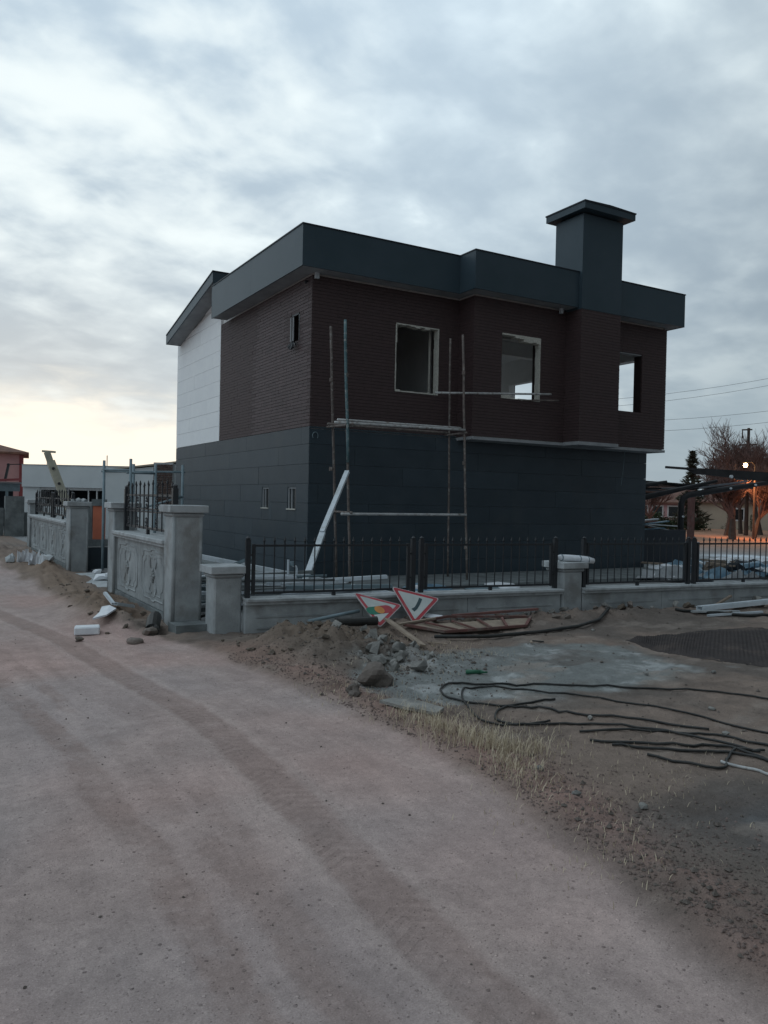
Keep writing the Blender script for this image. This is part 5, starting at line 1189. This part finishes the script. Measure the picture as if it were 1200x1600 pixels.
# ------------------------------------------------------------------ houses far right
def simple_house(name, c, fx, fy, hw, hd2, h, rh, wallm, label, wins, roofm='tile', g=None, hip=True, fl_=0.):
    """c front-face centre, fx unit vector along the facade, facade half width hw, depth hd2"""
    c = Vector(c); u = Vector(fx).normalized(); n = Vector((-u.y, u.x, 0))
    if n.dot(-c) > 0: n = -n
    hs = empty(name, (c.x, c.y, 0), label, 'house', g)
    MB().obox(c+n*hd2/2+Vector((0, 0, h/2-.2)), u*hw, n*hd2/2, (0, 0, h/2+.2)).build('wall', wallm, hs)
    e = .35; b = [c-u*(hw+e)-n*e, c+u*(hw+e)-n*e, c+u*(hw+e)+n*(hd2+e), c-u*(hw+e)+n*(hd2+e)]; b = [p+Vector((0, 0, h+.003)) for p in b]
    r1 = c-u*(hw*.45 if hip else hw+e)+n*hd2/2+Vector((0, 0, h+rh)); r2 = c+u*(hw*.45 if hip else hw+e)+n*hd2/2+Vector((0, 0, h+rh))
    lo_ = [p+Vector((0, 0, .12)) for p in b]
    MB().add(b+lo_+[r1, r2], [(3, 2, 1, 0), (0, 1, 5, 4), (1, 2, 6, 5), (2, 3, 7, 6), (3, 0, 4, 7), (4, 5, 9, 8), (5, 6, 9), (6, 7, 8, 9), (7, 4, 8)]).build('roof', roofm, hs)
    for (a0, a1, z0_, z1_) in wins:
        m_ = c+u*(a0+a1)/2+Vector((0, 0, (z0_+z1_)/2)); ww, hh = (a1-a0)/2, (z1_-z0_)/2
        w_ = MB().obox(m_-n*.01+Vector((0, 0, hh)), u*(ww+.06), n*.04, (0, 0, .05)).obox(m_-n*.01-Vector((0, 0, hh)), u*(ww+.06), n*.05, (0, 0, .05)).obox(m_-n*.01-u*ww, u*.05, n*.035, (0, 0, hh)).obox(m_-n*.01+u*ww, u*.05, n*.035, (0, 0, hh)).build('window', 'framewhite', hs)
        MB().obox(m_-n*.012, u*ww, n*.01, (0, 0, hh)).build('pane', 'darkhole', w_)
    return hs
hv = (.54, -.84, 0)
simple_house('house', (54.5, 38.6, 0), hv, None, 3.6, 6, 2.0, 1.5, 'cream', 'low cream house with one dark window under a dull tiled roof, beyond the orange-lit lawn', [(-1.3, -.3, .7, 1.6)])
simple_house('house', (61.0, 34.0, 0), hv, None, 3.4, 6, 2.0, 1.4, 'cream', 'low cream house at the right edge behind the conical shrub', [(0, 1, .7, 1.6)])
simple_house('house', (52.5, 45.5, 0), hv, None, 3.0, 6, 1.9, 1.6, 'pink', 'pinkish bungalow with three white-framed windows seen left of the bent carport post', [(-1.6, -.8, .8, 1.7), (-.4, .4, .8, 1.7), (.8, 1.6, .8, 1.7)])
simple_house('house', (46.5, 48.0, 0), hv, None, 2.6, 5, 1.9, 1.3, 'pink', 'dusky house partly hidden behind the right corner of the dark house', [(-.4, .6, .8, 1.6)])

# ------------------------------------------------------------------ left background
ph = empty('apartment_building', (3, 84, 0), 'pink apartment block with dark red bands and a tiled hip roof at the left edge', 'building')
b_ = Vector((8.4, 81.7, 0)); a = b_+Vector((-.994, .109, 0))*14; u = (b_-a).normalized(); n = Vector((-u.y, u.x, 0)); n = -n if n.dot(-a) > 0 else n
L_ = (b_-a).length/2; c = (a+b_)/2
MB().obox(c+n*4+Vector((0, 0, 2.5)), u*L_, n*4, (0, 0, 2.75)).build('wall', 'pink', ph)
e = .5; bb = [c-u*(L_+e)-n*e, c+u*(L_+e)-n*e, c+u*(L_+e)+n*(8+e), c-u*(L_+e)+n*(8+e)]
MB().add([p+Vector((0, 0, 5.26)) for p in bb]+[p+Vector((0, 0, 5.45)) for p in bb]+[c-u*3+n*4+Vector((0, 0, 7.0)), c+u*2+n*4+Vector((0, 0, 7.0))], [(3, 2, 1, 0), (0, 1, 5, 4), (1, 2, 6, 5), (2, 3, 7, 6), (3, 0, 4, 7), (4, 5, 9, 8), (5, 6, 9), (6, 7, 8, 9), (7, 4, 8)]).build('roof', 'tile', ph)
for z in (2.4, 4.0): MB().obox(c-n*.05+Vector((0, 0, z))-u*2.2, u*(L_-2.2), n*.05, (0, 0, .18)).build('red_band', 'darkred', ph)
for k in (-6.5, -3.0, .5, 2.8, 4.2, L_-.15): MB().obox(c-n*.06+u*k+Vector((0, 0, 2.5)), u*.16, n*.06, (0, 0, 2.72)).build('red_pilaster', 'darkred', ph)
for k in (-4.8, -1.2, 1.7, 3.5):
    for z in (1.6, 3.2, 4.75):
        m_ = c-n*.02+u*k+Vector((0, 0, z)); w_ = MB().obox(m_, u*.52, n*.03, (0, 0, .42)).build('window', 'framewhite', ph); MB().obox(m_-n*.02, u*.42, n*.03, (0, 0, .33)).build('pane', 'greypipe', w_)
wb = empty('low_building', (6, 38, 0), 'long white flat-roofed single-storey building behind the farther carved wall', 'building')
a = Vector((4.05, 39.3, 0)); b_ = Vector((10.9, 35.4, 0)); u = (b_-a).normalized(); n = Vector((-u.y, u.x, 0)); n = -n if n.dot(-a) > 0 else n; W_ = (b_-a).length
def seg(s0, s1, z0_, z1_, d0, d1, nm, m_, par=wb): return MB().obox(a+u*(s0+s1)/2+n*(d0+d1)/2+Vector((0, 0, (z0_+z1_)/2)), u*(s1-s0)/2, n*(d1-d0)/2, (0, 0, (z1_-z0_)/2)).build(nm, m_, par)
seg(0, W_, 1.92, 2.90, -.12, 6, 'parapet', 'housewhite'); seg(0, .75, -.1, 1.92, 0, .25, 'wall', 'housewhite'); seg(3.75, W_, -.1, 1.92, 0, .25, 'wall', 'housewhite'); seg(.75, 1.9, -.1, 1.05, 0, .25, 'wall', 'housewhite')
seg(1.9, 2.02, -.1, 1.92, .05, .25, 'mullion', 'framewhite'); seg(.75, 3.75, 1.80, 1.92, .05, .2, 'lintel', 'framewhite')
for s in (.75, 2.9, 3.28): seg(s, s+.05, .6, 1.8, .04, .12, 'window_frame', 'framewhite')
seg(3.28, 3.75, 1.25, 1.30, .04, .12, 'window_frame', 'framewhite')
seg(0, W_, -.1, 1.9, 2.6, 2.7, 'back_wall', 'fasciaedge'); seg(-.001, .1, -.1, 1.9, .25, 6, 'side_wall', 'housewhite'); seg(W_-.1, W_+.001, -.1, 1.9, .25, 6, 'side_wall', 'housewhite')
seg(0, W_, 2.9, 2.93, -.15, 6, 'roof_edge', 'caprough')
seg(3.4, 3.43, 2.93, 3.45, 1, 1.03, 'aerial', 'wire')
w2 = empty('white_house', (7, 30.6, 0), 'white gabled outbuilding with a rough stone chimney left of the dark house', 'building')
a2 = Vector((6.05, 31.2, 0)); b2_ = Vector((8.6, 29.75, 0)); u2 = (b2_-a2).normalized(); n2 = Vector((-u2.y, u2.x, 0)); n2 = -n2 if n2.dot(-a2) > 0 else n2; W2_ = (b2_-a2).length
MB().prism([(0, -.1), (W2_, -.1), (W2_, 2.88), (1.8, 2.72), (0, 2.50)], a2, u2, (0, 0, 1), n2, 4).build('wall', 'housewhite', w2)
MB().prism([(-.12, 2.52), (1.8, 2.76), (W2_+.1, 2.95), (W2_+.1, 2.99), (1.8, 2.82), (-.12, 2.57)], a2-n2*.1, u2, (0, 0, 1), n2, 4.2).build('roof', 'cream', w2)
MB().obox(a2+u2*.98-n2*.01+Vector((0, 0, 2.18)), u2*.04, n2*.03, (0, 0, .20)).build('wall_slot', 'fasciaedge', w2)
st = MB().obox(a2+u2*2.2-n2*.08+Vector((0, 0, 1.35)), u2*.36, n2*.10, (0, 0, 1.52)).build('chimney_breast', 'caprough', w2)
for i in range(24):
    x = -.36; 
    while x < .34:
        w_ = R.uniform(.09, .17); w_ = min(w_, .36-x)
        if w_ > .03: MB().obox(a2+u2*(2.2+x+w_/2)-n2*.195+Vector((0, 0, 1.3+.064*i)), u2*(w_/2-.01), n2*.03, (0, 0, .024)).build('stone', 'stone', st)
        x += w_
# grey wall with square post at the far left
gw = empty('block_wall', (3.0, 32.5, 0), 'dark grey rendered wall with a square post, left edge behind the carved wall', 'wall')
MB().box(-3, 2.75, 32.9, 33.1, -.3, 1.05).build('wall_run', 'rawcon', gw); MB().box(2.78, 3.42, 32.6, 33.1, -.3, 1.50).build('post', 'rawcon', gw); MB().box(3.43, 4.6, 32.9, 33.1, -.3, .9).build('wall_run', 'rawcon', gw)
sh_ = empty('open_shed', (2.5, 41, 0), 'dark open shed with a raised red and black barrier left of the long white building', 'shed')
MB().box(-2, 4.0, 40, 40.15, 1.7, 2.05).build('fascia_beam', 'greypipe', sh_); MB().box(-2, 4.0, 43, 43.1, 0, 2.0).build('back_wall', 'fasciaedge', sh_); MB().box(-2, 4.2, 39.9, 43.2, 2.05, 2.12).build('roof', 'soffit', sh_)
for x in (-1.9, 1.2, 3.4): MB().box(x, x+.12, 40, 40.12, 0, 1.7).build('post', 'greypipe', sh_)
MB().bar((2.55, 39.8, 2.15), (4.05, 39.6, 2.25), .10, .10).build('red_bar', 'darkred', sh_); MB().bar((3.35, 39.75, 2.15), (3.5, 39.7, 2.95), .1, .1).build('black_arm', 'iron', sh_); MB().bar((3.4, 39.6, 2.9), (4.0, 39.6, 2.93), .04, .04).build('black_arm', 'iron', sh_)
bo = empty('crane_boom', (4.35, 29.9, 0), 'pale tapering crane boom slanting up before the long white building', 'crane boom')
MB().bar((4.62, 29.8, .9), (3.98, 30.1, 2.75), .26, .26, (0, 1, 0)).build('lower_boom', 'yellow', bo); MB().bar((4.05, 30.1, 2.5), (3.86, 30.14, 3.07), .20, .20, (0, 1, 0)).build('upper_boom', 'yellow', bo)
MB().bar((3.72, 30.2, 3.10), (4.12, 30.05, 3.08), .16, .07).build('boom_head', 'yellow', bo); MB().bar((4.7, 29.8, 0), (4.62, 29.8, .95), .4, .4, (0, 1, 0)).build('boom_base', 'greypipe', bo)
for p in ((4.06, 29.95, 2.5), (4.24, 29.85, 1.98)): MB().tube([p, (p[0]-.02, p[1]-.06, p[2])], .05, 8).build('pin', 'iron', bo)
op = empty('orange_hut', (4.28, 22.9, 0), 'small orange rendered wall panel with a grey lintel seen through the gateway gap', 'wall panel')
MB().obox((4.30, 22.95, .85), (.15, -.05, 0), (.02, .06, 0), (0, 0, .46)).build('render', 'orange', op); MB().obox((4.30, 22.95, 1.40), (.18, -.06, 0), (.03, .09, 0), (0, 0, .09)).build('lintel', 'rawcon', op); MB().obox((4.0, 23.1, .85), (.14, -.045, 0), (.02, .06, 0), (0, 0, .46)).build('side_block', 'rawcon', op)
MB().obox((4.2, 23.02, .2), (.4, -.14, 0), (.04, .1, 0), (0, 0, .19)).build('base', 'rawcon', op)
# scaffold behind the corner wall
s2 = empty('low_scaffold', (3.9, 16.3, 0), 'low blue-grey pipe scaffold frame standing behind the carved corner wall', 'scaffold')
fr = [(3.20, 16.66, 2.30), (3.55, 15.9, 2.32), (3.71, 16.36, 2.24), (4.09, 16.14, 2.24), (4.56, 15.87, 2.24)]
for i, (x, y, z) in enumerate(fr): MB().tube([(x, y, 0), (x, y, z)], .028, 8).build('standard', 'greypipe', s2, smooth=True)
for i, (p, q) in enumerate((((3.16, 16.7, 2.08), (4.6, 15.85, 2.10)), ((3.2, 16.66, 2.12), (3.55, 15.9, 2.10)), ((3.55, 15.9, 1.62), (4.56, 15.85, 1.60)), ((3.5, 16.0, 2.05), (4.1, 16.14, 2.06)), ((3.62, 16.4, 1.30), (4.3, 16.0, 1.30)), ((3.62, 16.4, 1.28), (4.56, 15.87, 1.6)))):
    MB().tube([p, q], .022, 8).build('ledger', 'greypipe', s2, smooth=True)
# distant low skyline behind everything so the plain does not end bare
rr = random.Random(77)
th_ = MB()
for i in range(150):
    x = -60+i*2.6+rr.uniform(-1, 1); y = 330+rr.uniform(-20, 20); h = rr.uniform(2, 5); w_ = rr.uniform(3, 7)
    v, f = rock_mb((x, y, 0), w_, i+1000, 1, h/w_, .3); th_.add(v, f)
for i in range(150):
    x = 250+rr.uniform(-20, 20); y = 330-i*3.0+rr.uniform(-1, 1); h = rr.uniform(2, 5); w_ = rr.uniform(3, 7)
    v, f = rock_mb((x, y, 0), w_, i+1200, 1, h/w_, .3); th_.add(v, f)
tag(th_.build('far_treeline', 'bark'), 'distant dusky line of trees on the horizon', 'treeline', kind='stuff')
